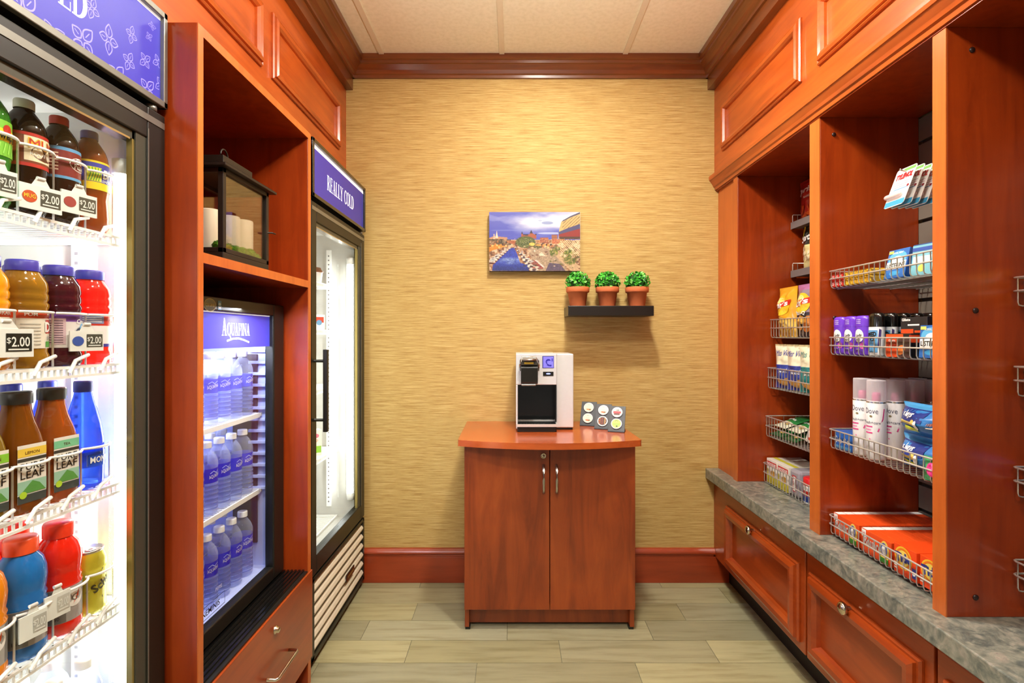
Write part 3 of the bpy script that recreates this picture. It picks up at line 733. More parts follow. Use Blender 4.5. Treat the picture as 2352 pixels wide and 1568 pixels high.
# ------------------------------------------------------------------ lantern with candles
def lantern():
    x0, x1, y0, y1, zb = -.88, -.738, 1.305, 1.548, 1.4025
    xc, yc = (x0+x1)/2, (y0+y1)/2
    t = thing('lantern', 'black metal candle lantern with glass sides standing in the open niche', 'lantern', (xc, yc, zb))
    M_ = plain('#2a211a', .45, .3)
    MB().box(x0, x1, y0, y1, zb, zb+.022, M_).build('base', t, .002)
    f = MB(); p = .014; z1 = 1.640
    for x in (x0, x1-p):
        for y in (y0, y1-p): f.box(x, x+p, y, y+p, zb+.022, z1, M_)
    for z in (zb+.022, z1-.012):
        f.box(x0, x1, y0, y0+p, z, z+.012, M_).box(x0, x1, y1-p, y1, z, z+.012, M_).box(x0, x0+p, y0, y1, z, z+.012, M_).box(x1-p, x1, y0, y1, z, z+.012, M_)
    f.build('frame', t, .001)
    G = pane_mat('lantern_glass', (.93,.9,.86), .06)
    for r in ((x1-.008, x1-.006, y0+p, y1-p), (x0+.006, x0+.008, y0+p, y1-p), (x0+p, x1-p, y0+.006, y0+.008), (x0+p, x1-p, y1-.008, y1-.006)):
        MB().box(*r, zb+.034, z1-.012, G).build('glass_pane', t)
    r = MB(); r.box(x0-.018, x1+.016, y0-.018, y1+.018, z1, z1+.007, M_)
    a = [(x0-.018, y0-.018), (x1+.016, y0-.018), (x1+.016, y1+.018), (x0-.018, y1+.018)]; b = [(xc-.045, yc-.075), (xc+.045, yc-.075), (xc+.045, yc+.075), (xc-.045, yc+.075)]
    r.add([(*q, z1+.007) for q in a]+[(*q, z1+.024) for q in b], [(i, (i+1) % 4, 4+(i+1) % 4, 4+i) for i in range(4)], M_)
    r.box(xc-.045, xc+.045, yc-.075, yc+.075, z1+.02, z1+.048, M_); r.build('roof', t, .001)
    R = .019; MB().tube([(xc+.005, yc+R*math.cos(q), z1+.048+R*.92+R*math.sin(q)*1.15) for q in [2*PI*i/24 for i in range(24)]], .0025, M_, 6, True).build('ring', t)
    MB().tube([(x1, y1-.006, 1.52), (x1+.012, y1-.006, 1.52), (x1+.014, y1+.012, 1.52)], .0025, M_, 6).build('latch', t)
    WAX = plain('#f3ead2', .5, emit=.3)  # wax given a glow of its own to lift it in the dim lantern
    for (px, y, h, lab) in ((483, 1.355, .118, 'cream pillar candle behind the near corner post of the lantern'), (529, 1.44, .12, 'middle cream pillar candle inside the black lantern'), (560, 1.51, .124, 'cream pillar candle next to the latch side of the lantern')):
        X = -(CX-px)*y/F; c = thing('pillar_candle', lab, 'candle', (X, y, zb+.0225), 'candles inside the lantern')
        MB().lathe([(0,0),(.024,0),(.025,.002),(.025,h-.003),(.023,h),(.012,h-.004),(0,h-.005)], WAX, (X, y, zb+.0225), 24).build('wax', c)
        MB().tube([(X, y, zb+.0225+h-.006), (X+.001, y, zb+.0225+h+.006)], .001, BLACK, 5).build('wick', c)
    MOSS = []
    for sh in ('#5aa824', '#78c832', '#48981e'): MOSS.append(plain(sh, .8))
    labs = ['mossy green ball at the near corner inside the lantern', 'mossy green ball second along the lantern window', 'mossy green ball third along the lantern window', 'mossy green ball fourth along the lantern window', 'mossy green ball fifth along the lantern window', 'mossy green ball at the latch end of the lantern window', 'mossy green ball behind the near corner post of the lantern']
    for i, (x, y, r) in enumerate(((-.768, 1.338, .018), (-.766, 1.375, .018), (-.765, 1.413, .018), (-.767, 1.450, .019), (-.766, 1.489, .02), (-.765, 1.524, .0155), (-.83, 1.336, .018))):
        m = MB(); rnd = random.Random(i); z = zb+.0225+r
        for _ in range(150):
            v = Vector((rnd.gauss(0,1), rnd.gauss(0,1), rnd.gauss(0,1))).normalized(); u = v.orthogonal().normalized(); w = v.cross(u)
            a = rnd.random()*6.28; e = u*math.cos(a)+w*math.sin(a); g = v.cross(e); c = Vector((x, y, z))+v*r*.84; s = r*.26
            m.add([c-e*s, c+g*s*.5, c+e*s+v*s*.5, c-g*s*.5], [(0,1,2,3)], MOSS[_ % 3])
        m.lathe([(0,-r*.85),(r*.6,-r*.6),(r*.85,0),(r*.6,r*.6),(0,r*.85)], MOSS[2], (x, y, z), 10)
        tag(m.build('moss_ball'), labs[i], 'moss ball', 'moss balls inside the lantern')
lantern()
# ------------------------------------------------------------------ drinks
def bottle(name, label, prof, liquid, capprof, capmat, lab=None, marks=None, sq=None, n=22, group=None, cat='bottle', ribs=False):
    """prof: body (r,z); lab: list of (z0,z1,material) bands wrapped at radius lr; marks(mb, mp) draws on the label; label centre faces +X"""
    t = thing(name, label, cat, (0,0,0), group)
    MB().lathe(prof, liquid, (0,0,0), n, sq=sq, bands=[CLG if (ribs and prof[k][1] < .088 and k > 3 and (prof[k][0] < .0305) != (prof[k+1][0] < .0305)) else liquid for k in range(len(prof)-1)]).build('body', t)
    m = MB(); m.lathe(capprof, capmat, (0,0,0), 20); m.build('cap', t)
    if lab:
        m = MB(); rr = lab[0]; bands = lab[1]
        for z0, z1, mt in bands: m.lathe([(rr, z0), (rr, z1)], mt, (0,0,0), 28)
        if marks: marks(m, cmap(rr, 0.0))
        m.build('label', t)
    return t
CLG = clear('#8e9ad8', .42, .05, '#c4ccf4')  # darker copy of the clear plastic, paints rib shading into the grooves
def cap(r, z, h): return [(r, z), (r, z+h*.85), (r*.92, z+h), (0, z+h)]
def parts_label(front, r, z0, z1, a0, a1, mat, marks, t, name='label'):
    m = MB(); m.lathe([(r, z0), (r, z1)], mat, (0,0,0), 12, a0=a0, a1=a1)
    if marks: marks(m, cmap(r, 0.0))
    return m.build(name, t)
CLW = clear('#e4eaff', .10, .05, '#f2f5ff')
R = .0315
def soda(label, liq, capm, bands, marks):
    prof = [(.0,.002),(.018,.0),(.026,.002),(.031,.012),(R,.03),(R*.97,.05),(R*.93,.066),(R,.082),(R,.142),(R*.95,.154),(.026,.166),(.019,.178),(.0135,.186),(.0125,.192)]
    return bottle('soda_bottle', label, prof, liq, cap(.0145,.188,.016), capm, (R+.0006, bands), marks)
ROOT = clear('#241008', .86); COLA = clear('#2a0c08', .86); TEA = clear('#a04a14', .5); GREEN = clear('#3c8a28', .55, .08, '#a8d890')
RED_ = plain('#b8281c', .4); MAROON = plain('#7a1f1c', .4); BROWN = plain('#5a3018', .4); SKY = plain('#5a9ac8', .4); BLUE_ = plain('#2a35a0', .4); YEL = plain('#f0d020', .4)
ORANGE_ = plain('#e8581c', .4); GRN = plain('#3f9a2c', .4); DKG = plain('#1f3a24', .4); LIME = plain('#b4d838', .4)
def mug_marks(m, mp):
    for a in (-.030,):
        m.rect(mp, a, -a, .094, .136, plain('#e8d8b8', .4), .0003, 10)
        m.disc(mp, 0, .110, .021, .013, BROWN, .0006); m.text(mp, 'MUG', 0, .117, .016, plain('#f0b030', .4), .0012, .03, .05)
        m.text(mp, 'MUG', .0, .1175, .0145, RED_, .0016, .0, .047); m.text(mp, 'ROOT BEER', 0, .104, .006, WT, .001, .01)
def pep_marks(m, mp):
    m.disc(mp, .004, .115, .02, .013, WT, .0004); m.disc(mp, .004, .115, .0185, .0118, MAROON, .0006)
    m.text(mp, 'Dr', .004, .1165, .010, WT, .001, .02); m.text(mp, 'Pepper', .006, .107, .009, WT, .001, .02, .028)
    for i in range(6): m.rect(mp, -.05, -.032, .098+i*.006, .1005+i*.006, plain('#d9b8a0', .5), .0005, 4)
def brisk_marks(m, mp):
    m.rect(mp, -.036, -.012, .1, .128, plain('#d8d838', .4), .0003, 5)
    for i in range(5): m.line(mp, [(-.034+i*.004, .101), (-.03+i*.004, .115), (-.033+i*.005, .127)], .0016, GRN, .0006)
    m.text(mp, 'Brisk', .012, .110, .017, WT, .001, .03, .044, .08, .2); m.text(mp, 'LEMON CITRON', .012, .1, .005, WT, .001)
def gin_marks(m, mp):
    m.rect(mp, -.036, .036, .108, .128, YEL, .0003, 10); m.disc(mp, .002, .128, .008, .008, RED_, .0006)
    m.text(mp, 'Schweppes', 0, .112, .012, BLACK, .001, .02, .06); 
    for i in range(8): m.line(mp, [(-.03+i*.008, .088), (-.026+i*.008, .105)], .002, plain('#9adf5a', .4), .0006)
b_mug = soda('dark root beer bottle with cream cap, second on the top shelf', ROOT, plain('#efe8d4', .4), [(.084,.09,RED_),(.09,.137,plain('#7a3a1c', .4)),(.137,.142,RED_)], mug_marks)
b_pep = soda('dark cola bottle with red cap and maroon label on the top shelf', COLA, plain('#e03028', .35), [(.084,.089,SKY),(.089,.136,MAROON),(.136,.142,SKY)], pep_marks)
b_bri = soda('amber iced tea bottle with blue cap and blue-yellow label on the top shelf', TEA, plain('#3a3aa0', .35), [(.084,.099,YEL),(.099,.137,BLUE_),(.137,.141,YEL)], brisk_marks)
b_gin = soda('green ginger ale bottle with lime label on the top shelf', GREEN, plain('#3f8f2c', .4), [(.084,.142,plain('#7ac03a', .4))], gin_marks)
XBT = X1-.075; G_ = 'drinks in the packed cooler'
def zs(i): return S1[i]
for b, y in ((b_bri, LS[0][0]), (b_pep, LS[0][1]), (b_mug, LS[0][2]), (b_gin, LS[0][3])): place(b, (XBT, y, zs(0)), .12)
place(b_bri, (XBT-.066, LANES[0], zs(0)), .1, 'amber iced tea bottle behind the front one on the top shelf')
place(b_pep, (XBT-.066, LANES[1], zs(0)), .1, 'dark cola bottle standing behind the red-capped one on the top shelf')
place(b_mug, (XBT-.066, LANES[2], zs(0)), .1, 'dark root beer bottle standing behind the cream-capped one on the top shelf')
# juice
def juice(label, liq, bands, marks, capm):
    q = .0345
    prof = [(0,.002),(.03,0),(q,.006),(q,.022),(q*.93,.028),(q*.95,.034),(q*.95,.098),(q*.95,.102),(q,.106),(q,.111),(q*.92,.115),(q*.98,.119),(q*.98,.127),(q*.93,.131),(q*.98,.136),(q*.93,.149),(q*.8,.158),(.0225,.166),(.0215,.172)]
    return bottle('juice_bottle', label, prof, liq, cap(.0235,.168,.019), capm, (q*.955+.0005, bands), marks)
JB = plain('#4038a8', .35)
JAP = clear('#c8902a', .42); JGR = clear('#4a1420', .85); JRD = clear('#e8382c', .5); JOR = clear('#f0a018', .9)
def dole(m, mp):
    m.rect(mp, .004, .03, .06, .084, RED_, .0004, 6); m.text(mp, 'Do', .016, .0635, .016, WT, .001, .04); m.text(mp, 'jus a', .016, .05, .008, plain('#445566',.5), .001)
    m.text(mp, 'POM', .016, .09, .006, WT, .001, .03); m.text(mp, 'POM', -.02, .09, .006, WT, .001, .03)
    for i in range(7): m.rect(mp, -.034, -.006, .04+i*.0058, .042+i*.0058, plain('#b4b0a4', .5), .0005, 5)
    m.rect(mp, .004, .028, .036, .046, GRN, .0005, 5); m.text(mp, 'CANADA', .016, .047, .003, GRN, .001)
def ospray(m, mp):
    m.rect(mp, -.052, -.022, .04, .088, plain('#d8b8c0', .4), .0004, 6)
    for i in range(10): m.rect(mp, -.05, -.026, .043+i*.0044, .0445+i*.0044, plain('#6a5060', .5), .0006, 4)
    m.disc(mp, .012, .062, .021, .0145, WT, .0004, 20); m.disc(mp, .012, .061, .0195, .012, plain('#26365a', .4), .0007, 20); m.text(mp, 'Ocean', .012, .057, .0085, WT, .0012, .03, .033)
    m.ring(mp, .012, .071, .009, .005, SKY, .001, .2, 3.3); 
    for x, c in ((-.006, '#4a2a60'), (.004, '#8a2030'), (.014, '#30508a'), (.024, '#3a2a60')): m.disc(mp, x, .043, .0055, .0055, plain(c, .4), .0008)
    m.text(mp, 'Cran', .006, .079, .008, WT, .001, .02, None, 0, .2)
def redj(m, mp):
    m.rect(mp, -.05, -.01, .08, .1, plain('#8a96c0', .4), .0004, 6); m.text(mp, 'Cran', .018, .08, .009, WT, .001, .02)
    for i in range(4): m.rect(mp, -.048, -.014, .083+i*.004, .0845+i*.004, WT, .0006, 5)
def orj(m, mp):
    m.text(mp, 'ORANGE', .008, .09, .007, WT, .001, .03); m.disc(mp, .01, .066, .011, .011, RED_, .0006); m.rect(mp, -.02, .02, .04, .048, GRN, .0005, 5)
b_ap = juice('golden apple juice bottle with red and white label on the second shelf', JAP, [(.034,.086,plain('#e9e2d2', .4)),(.086,.099,plain('#d04a22', .4))], dole, JB)
b_gr = juice('dark grape juice bottle with purple and white label on the second shelf', JGR, [(.034,.082,plain('#e4dcd8', .4)),(.082,.099,plain('#7a4a9c', .4))], ospray, JB)
b_rd = juice('red cranberry juice bottle by the cooler lamp on the second shelf', JRD, [(.034,.04,JB),(.04,.076,plain('#f4eeee', .4)),(.076,.099,plain('#d83a2a', .4))], redj, JB)
b_oj = juice('yellow-orange juice bottle with orange label on the second shelf', JOR, [(.034,.05,plain('#c8402c', .4)),(.05,.086,plain('#f0ece0', .4)),(.086,.099,plain('#e0501c', .4))], orj, JB)
for b, y, o in ((b_rd, LS[1][0], 'red cranberry'), (b_gr, LS[1][1], 'dark grape'), (b_ap, LS[1][2], 'golden apple'), (b_oj, LS[1][3], 'yellow-orange')):
    place(b, (XBT, y, zs(1)), .1)
    if b is not b_oj: place(b, (XBT-.075, y, zs(1)), .05, f'{o} juice bottle in the row behind on the second shelf')
# iced tea with squared bodies, blue mineral water
LEAFW = plain('#eeeae0', .4)
def tea(label, liq, stripe, flav='LEMON'):
    t = thing('tea_bottle', label, 'bottle')
    a = .0305
    prof = [(0,.002),(.026,0),(a,.006),(a,.10),(a*.99,.112),(a*.9,.132),(a*.72,.158),(.0195,.178),(.019,.19)]
    sq = [2,3,4.5,4.5,4.2,3.4,2.4,2,2]
    MB().lathe(prof, liq, (0,0,0), 32, sq=sq).build('body', t)
    MB().lathe(cap(.0215,.186,.021), plain('#1d1a14', .4), (0,0,0), 20).build('cap', t)
    for y0, ang in ((0, 0), (0, -PI/2)):
        rv = Vector((-math.sin(ang), math.cos(ang), 0)); nv = Vector((math.cos(ang), math.sin(ang), 0))
        mp = pmap(nv*(a*1.012), rv, ZP); m = MB(); w = .0235
        if ang == 0:
            m.rect(mp, -w, w, .02, .118, LEAFW, .0002); m.rect(mp, -w, w, .098, .112, stripe, .0006); m.text(mp, flav, 0, .102, .005, BROWN, .001)
            m.rect(mp, -w, w, .09, .0955, plain('#3a382e', .5), .0006)
            m.text(mp, 'PURE', 0, .0755, .012, BLACK, .001, .0, .038); m.text(mp, 'LEAF', 0, .061, .013, BLACK, .001, .0, .038)
            m.rect(mp, -w, w, .036, .057, plain('#9cc8b0', .4), .0006); m.poly(mp, [(-.02,.036),(0,.056),(.012,.05),(.022,.036)], plain('#5a9a4a', .4), .0009)
            m.rect(mp, -w, w, .02, .034, plain('#3c4440', .5), .0006); m.disc(mp, -.015, .034, .006, .006, LIME, .001)
        else:
            m.rect(mp, -.012, .014, .05, .108, plain('#7a4a20', .5), .0003); m.rect(mp, -.01, .012, .052, .106, plain('#b08850', .5), .0005)
            for i in range(9): m.rect(mp, -.008, .01, .055+i*.0055, .057+i*.0055, plain('#5a3818', .5), .0008)
        m.build('label', t)
    return t
TLEM = clear('#a05a14', .45); TRAS = clear('#c4641e', .45); TGRN = clear('#9a7a20', .6)
t1 = tea('amber lemon tea bottle with black cap and yellow stripe, third shelf', TLEM, plain('#ecc84a', .4)); t2 = tea('orange-brown tea bottle with black cap and green stripe, beside the blue bottle', TRAS, plain('#7ac89a', .4), 'TEA')
t3 = tea('tea bottle with lime-green label at the third shelf edge of the view', TGRN, plain('#8ac83a', .4))
for b, y in ((t2, LS[2][1]), (t1, LS[2][2]), (t3, LS[2][3])): place(b, (XBT, y, zs(2)), -.12)
MONT = clear('#2050d0', .55, .06, '#88b0ff')
def mont_marks(m, mp):
    m.poly(mp, [(-.024,.048),(.03,.048),(.03,.07),(0,.074),(-.024,.07)], plain('#c8d4f0', .4), .0004); m.poly(mp, [(-.0225,.0495),(.0285,.0495),(.0285,.069),(0,.0725),(-.0225,.069)], plain('#20409c', .4), .0007)
    m.text(mp, 'MONTE', .003, .054, .0115, WT, .001, .02, .044)
q = .0335
mont = bottle('mineral_water_bottle', 'blue sparkling water bottle by the cooler lamp on the third shelf', [(0,.004),(.018,0),(.028,.002),(q,.014),(q,.082),(q*.97,.1),(q*.86,.128),(q*.66,.158),(.0155,.184),(.0135,.196)], MONT, cap(.0155,.192,.022), plain('#20308c', .35), (q+.0005, [(.046,.076,clear('#3060d8', .7))]), mont_marks, n=24)
place(mont, (XBT, LS[2][0], zs(2)), 0)
place(mont, (XBT-.07, LS[2][0], zs(2)), 0, 'blue sparkling water bottle behind the front blue one on the third shelf')
place(mont, (XBT-.075, LS[2][1], zs(2)), 0, 'blue sparkling water bottle behind the orange-brown tea bottle')
place(mont, (XBT-.075, LS[2][2], zs(2)), 0, 'blue sparkling water bottle behind the amber lemon tea bottle')
# sports drinks
def sports(label, liq, capm):
    q = .0352
    prof = [(0,.002),(.03,0),(q,.006),(q,.02),(q*.97,.025),(q*.97,.088),(q,.092),(q*.94,.098),(q*.99,.104),(q*.92,.11),(q*.97,.118),(q*1.0,.135),(q*.97,.15),(q*.84,.166),(.022,.176),(.02,.182)]
    def mk(m, mp):
        for a, mt in ((-.045, plain('#7d7a76', .4)), (.045, plain('#7d7a76', .4))): m.rect(mp, a-.03, a+.03, .026, .087, mt, .0002, 8)
        m.disc(mp, 0, .066, .017, .017, WT, .0005, 20); m.poly(mp, [(-.004,.054),(.008,.08),(.002,.068),(.006,.066)], ORANGE_, .0009); m.text(mp, 'G', -.001, .06, .012, plain('#5a5a56', .4), .0007)
        m.text(mp, '150', -.03, .032, .006, BLACK, .0008); m.line(mp, [(-.05,.03),(-.03,.075)], .004, SKY, .0005)
    return bottle('sports_drink_bottle', label, prof, liq, cap(.0235,.178,.026), capm, (q*.975, [(.025,.088,plain('#a8a4a0', .4))]), mk, n=24)
SBL = clear('#1f78c8', .82); SRD = clear('#f02814', .85); SOR = clear('#f09018', .85)
OC = plain('#f0562a', .35)
s1 = sports('blue sports drink bottle with orange cap on the fourth shelf', SBL, OC); s2 = sports('red sports drink bottle with red-orange cap beside the yellow can', SRD, plain('#f03c1c', .35)); s3 = sports('orange sports drink bottle at the fourth shelf edge of the view', SOR, OC)
for b, y in ((s2, LS[3][1]), (s1, LS[3][2]), (s3, LS[3][3])): place(b, (XBT, y, zs(3)), -.1)
place(s2, (XBT-.078, LS[3][1], zs(3)), 0, 'red sports drink bottle standing behind the blue and red ones')
place(s2, (XBT-.078, LS[3][2], zs(3)), 0, 'red sports drink bottle directly behind the blue one')
# can
def can():
    t = thing('drink_can', 'yellow tonic can with silver lid by the cooler lamp on the fourth shelf', 'can'); q = .0305
    m = MB(); m.lathe([(0,.003),(.022,0),(.026,.002),(q,.010),(q,.108),(.026,.122)], plain('#d8d038', .3, .4), (0,0,0), 28)
    mp = cmap(q, 0.0); m.poly(mp, [(-.03,.05),(.0,.03),(.03,.07),(.03,.085),(0,.09)], DKG, .0004); m.poly(mp, [(-.026,.051),(.0,.034),(.028,.071),(.028,.083),(0,.087)], plain('#e8e060', .3), .0008)
    m.text(mp, 'Schw', .004, .054, .016, DKG, .0012, .03, .045, .45); m.build('body', t)
    m = MB(); m.lathe([(.026,.122),(.0272,.125),(.0272,.127),(.025,.127),(.024,.123),(0,.123)], STEEL, (0,0,0), 24); m.build('lid', t)
    m = MB(); m.lathe([(.004,.1235),(.009,.1235),(.009,.1255),(.004,.1255),(.004,.1235)], STEEL, (.006,0,0), 14); m.build('pull_tab', t)
    return t
place(can(), (XBT, LS[3][0], zs(3)), 0)
# bottled water with ribbed bodies
def water(label, blue, grp, marks=True):
    q = .031; prof = [(0,.003),(.02,0),(.028,.002),(q,.01)]
    z = .016
    while z < .082: prof += [(q*.945, z), (q, z+.005), (q, z+.008)]; z += .0125
    prof += [(q*.96,.09),(q*.96,.132),(q,.137),(q*.97,.150),(q*.83,.163),(q*.6,.175),(.0125,.183),(.0115,.19)]
    def mk(m, mp):
        for a in (0.0, -.066):
            m.text(mp, 'AQUAFINA', a, .106, .010, WT, .001, .0, .036, .18); m.line(mp, [(a-.016,.118),(a-.006,.124),(a+.002,.118),(a+.014,.125)], .0018, plain('#b8c4ff', .4), .0009)
    return bottle('water_bottle', label, prof, CLW, cap(.0148,.187,.017), PWHITE, (q*.965, [(.0915,.131,blue)]), mk if marks else None, n=20, group=grp, ribs=True)
AQL = plain('#2226d4', .3, coat=.3); AQP = clear('#5a60e0', .85, .1)
wb = water('w', AQL, 'bottled water in the minibar fridge'); wp = water('w', AQP, 'bottled water in the minibar fridge')
order = ['touching ribbed side wall', 'second from ribbed side wall', 'third from ribbed side wall', 'fourth from ribbed side wall', 'fifth from ribbed side wall']
for nm, z, bb, off in (('top', .9580, wp, (0,0)), ('middle', .7065, wb, (0,0)), ('bottom', .4435, wb, (0,0))):
    for k in range(5):
        place(bb, (-.874, 1.655-k*.0655, z+.0), random.uniform(-.4,.1), f'clear water bottle, front row of {nm} fridge shelf, {order[k]}')
    for k in range(3 if nm != 'top' else 2):
        place(bb, (-.94, 1.655-k*.0655, z), random.uniform(-.4,.1), f'clear water bottle, second row of {nm} fridge shelf, {order[k]}')
cw = water('w', clear('#c8d8ea', .3), 'clear water on the lowest cooler shelf', False)
for x, y, l in ((XBT, 1.021, 'clear water bottle on the lowest cooler shelf, beside the lamp'), (XBT, .955, 'clear water bottle on the lowest cooler shelf, second from the lamp'), (XBT-.063, 1.018, 'clear water bottle on the lowest cooler shelf, behind the one by the lamp'), (XBT-.063, .953, 'clear water bottle on the lowest cooler shelf, in the back beside another')):
    place(cw, (x, y, .3665), 0, l)
# the few goods in the other cooler
def cup():
    t = thing('snack_cup', 'small brown-topped white cup on the top shelf of the nearly empty cooler', 'cup'); 
    MB().lathe([(0,0),(.022,0),(.028,.05),(.03,.052)], PWHITE, n=20).build('body', t); MB().lathe([(.031,.05),(.031,.056),(.024,.062),(.02,.072),(0,.076)], plain('#8a4030', .4), n=20).build('lid', t); return t
place(cup(), (-.885, 2.30, 1.4445))
def carton(name, label, w, d, h, mat, marks, loc, rot=0, cat='box', tilt=None, grp=None, bev=.001):
    """front faces -Y before rotation; base centre at the origin"""
    t = thing(name, label, cat, (0,0,0), grp); m = MB(); m.box(-w/2, w/2, -d/2, d/2, 0, h, mat); m.build('box', t, bev)
    p = MB(); marks(p, pmap((0, -d/2, 0), XP, ZP), pmap((0, 0, h), XP, YP), pmap((-w/2, 0, 0), -YP, ZP), pmap((w/2, 0, 0), YP, ZP))
    if p.v: p.build('printing', t)
    return place(t, loc, rot, tilt=tilt)
def k1(p, f, tp, l, r): p.rect(f, -.03, .03, .03, .055, plain('#c83028', .4)); p.disc(f, .01, .03, .012, .012, SKY, .0008)
carton('food_box', 'white frozen food box with red band on the second shelf of the nearly empty cooler', .07, .05, .065, PWHITE, k1, (-.885, 2.29, 1.2405), -PI/2+2.2)
def k2(p, f, tp, l, r):
    p.rect(f, -.032, .032, .01, .04, plain('#8ac83a', .4)); p.text(f, 'snap', 0, .06, .015, ORANGE_, .001); p.disc(f, .01, .085, .013, .01, plain('#e06a8a', .4))
carton('food_box', 'tall white and green food box behind the door handle of the nearly empty cooler', .07, .05, .11, plain('#f0ecd8', .4), k2, (-.895, 2.28, .6855), -PI/2+2.2)

# ------------------------------------------------------------------ on the back wall
def picture():
    x0, x1, z0, z1 = -.1195, .3235, 1.528, 1.815; Y = 2.503
    t = thing('canvas_picture', 'wrapped canvas photo of a city canal at dusk hanging on the wallpaper', 'picture', ((x0+x1)/2, WALLY-.017, z0))
    MB().box(x0, x1, Y+.0005, WALLY-.0005, z0, z1, plain('#2a1c14', .7)).build('canvas', t)
    nx, nz = 330, 214
    u, v = np.meshgrid(np.linspace(0,1,nx+1), np.linspace(0,1,nz+1)); v = 1-v     # v downward from the top
    rs = np.random.RandomState(3)
    def vn(fx, fy, seed):
        r = np.random.RandomState(seed); g = r.rand(int(fy)+3, int(fx)+3); X, Z = u*fx, v*fy
        i, j = X.astype(int), Z.astype(int); a, b = X-i, Z-j; a = a*a*(3-2*a); b = b*b*(3-2*b)
        return (g[j,i]*(1-a)+g[j,i+1]*a)*(1-b)+(g[j+1,i]*(1-a)+g[j+1,i+1]*a)*b
    def fb(fx, fy, seed, n=4): return sum(vn(fx*2**k, fy*2**k, seed+k)*.5**k for k in range(n))/sum(.5**k for k in range(n))
    def C(h): h = h.lstrip('#'); return np.array([int(h[i:i+2],16)/255 for i in (0,2,4)])
    img = np.zeros(u.shape+(3,))
    def mixin(mask, c):
        mask = np.clip(mask, 0, 1)[...,None]; img[:] = img*(1-mask)+(c if isinstance(c, np.ndarray) and c.ndim == 3 else C(c))*mask
    def inside(P):
        r = np.zeros(u.shape, bool)
        for (ax, ay), (bx, by) in zip(P, P[1:]+P[:1]):
            if ay == by: continue
            r ^= ((ay > v) != (by > v)) & (u < (bx-ax)*(v-ay)/(by-ay)+ax)
        return r.astype(float)
    def ell(cx, cy, rx, ry, soft=.3): return np.clip((1-((u-cx)/rx)**2-((v-cy)/ry)**2)/soft, 0, 1)
    # sky
    img[:] = C('#6a70c8'); mixin(np.clip((v-.15)*2.2, 0, 1), '#4a54c0'); 
    cl = fb(5, 9, 11, 5)
    band = np.exp(-((v-(.17+.02*np.sin(u*5)))/.11)**2)*np.clip((u-.12)*2.5, 0, 1)
    mixin(np.clip(band*1.5+(cl-.5)*1.3*np.clip(1.2-v*2.2, 0, 1), 0, 1), '#e8ecf2')
    mixin(np.clip((u-.5)*2.2, 0, 1)*np.clip(1-v*3.2, 0, 1)*.8, '#eef0f2')
    mixin((cl > .56)*np.clip(.5-u, 0, .4)*1.5*(v < .3), '#8a90d4'); mixin(ell(.64, .185, .07, .03)*.8, '#8d9ccc'); mixin(ell(.56, .145, .025, .012)*.7, '#a0b0d8')
    mixin(ell(.68, .36, .16, .02)*.8, '#c8d4ee'); mixin(ell(.2, .31, .2, .012)*.5, '#8c98d8')
    # far skyline, ground
    gl = .47+.02*(vn(30, 1, 5)-.5)
    mixin((v > gl)*1., '#a8744c'); tex = fb(40, 26, 31, 3)
    gmask = (v > gl)
    mixin(gmask*np.clip((tex-.42)*4, 0, 1), '#d8c0a0'); mixin(gmask*np.clip((.42-tex)*5, 0, 1), '#6a4a38')
    mixin(inside([(0,.44),(.05,.41),(.2,.43),(.2,.5),(0,.5)]), '#c89a78'); mixin(inside([(.065,.44),(.075,.38),(.083,.31),(.09,.38),(.1,.44)]), '#f0dcc0'); mixin(inside([(.045,.46),(.048,.37),(.06,.37),(.062,.46)]), '#d8c0a8')
    mixin(((v > .46)&(v < .56)&(u < .24))*np.clip(fb(30, 20, 9)*2-.4, 0, 1), '#3a3420'); mixin(inside([(.0,.56),(.14,.55),(.2,.57),(.02,.66),(0,.68)]), '#e0902c')
    mixin(inside([(.2,.49),(.3,.49),(.28,.54),(.22,.54)]), '#a86038')
    # castle-like hotel, wooded bank
    mixin(inside([(.35,.44),(.355,.36),(.362,.33),(.37,.38),(.42,.385),(.43,.37),(.44,.385),(.452,.35),(.463,.315),(.475,.36),(.5,.38),(.515,.375),(.52,.45)]), '#b0603c')
    for P in ([(.352,.365),(.362,.325),(.372,.375)], [(.37,.395),(.375,.378),(.428,.378),(.43,.4)], [(.445,.36),(.463,.305),(.48,.36)], [(.5,.39),(.515,.36),(.525,.39)]): mixin(inside(P), '#3a2c40')
    mixin(ell(.40, .51, .115, .105, .25), '#4f5a24'); mixin(ell(.40, .51, .11, .1, .3)*np.clip(fb(40,30,17)*2-.7, 0, 1), '#6f7a30'); mixin(ell(.53, .58, .05, .05)*.9, '#5a5a22')
    for x, y, w, h, c in ((.56,.43,.09,.1,'#a04c30'),(.685,.385,.065,.08,'#94503c'),(.69,.46,.09,.08,'#c05a30'),(.77,.46,.06,.06,'#b06a3c')):
        mixin(inside([(x,y),(x+w,y),(x+w,y+h),(x,y+h)]), c); mixin(inside([(x,y),(x+w,y),(x+w,y+h),(x,y+h)])*(np.sin(u*420) > .2)*(np.sin(v*300) > .1)*.8, '#f0c890')
    mixin(ell(.47, .545, .035, .03), '#f4c860'); mixin(ell(.6, .56, .1, .02), '#f0a050')
    # glass stadium
    mixin(inside([(.765,.36),(.77,.3),(.79,.18),(.8,.15),(.9,.07),(1,.01),(1,.43),(.76,.45)]), '#d8b878')
    mixin(inside([(.8,.17),(.9,.09),(1,.03),(1,.0),(.89,.07),(.81,.14)]), '#5a566c'); mixin(inside([(.76,.34),(.85,.28),(1,.2),(1,.28),(.86,.34),(.765,.38)]), '#54507c'); mixin(inside([(.765,.38),(.86,.34),(1,.28),(1,.44),(.77,.45)]), '#9c2c1c')
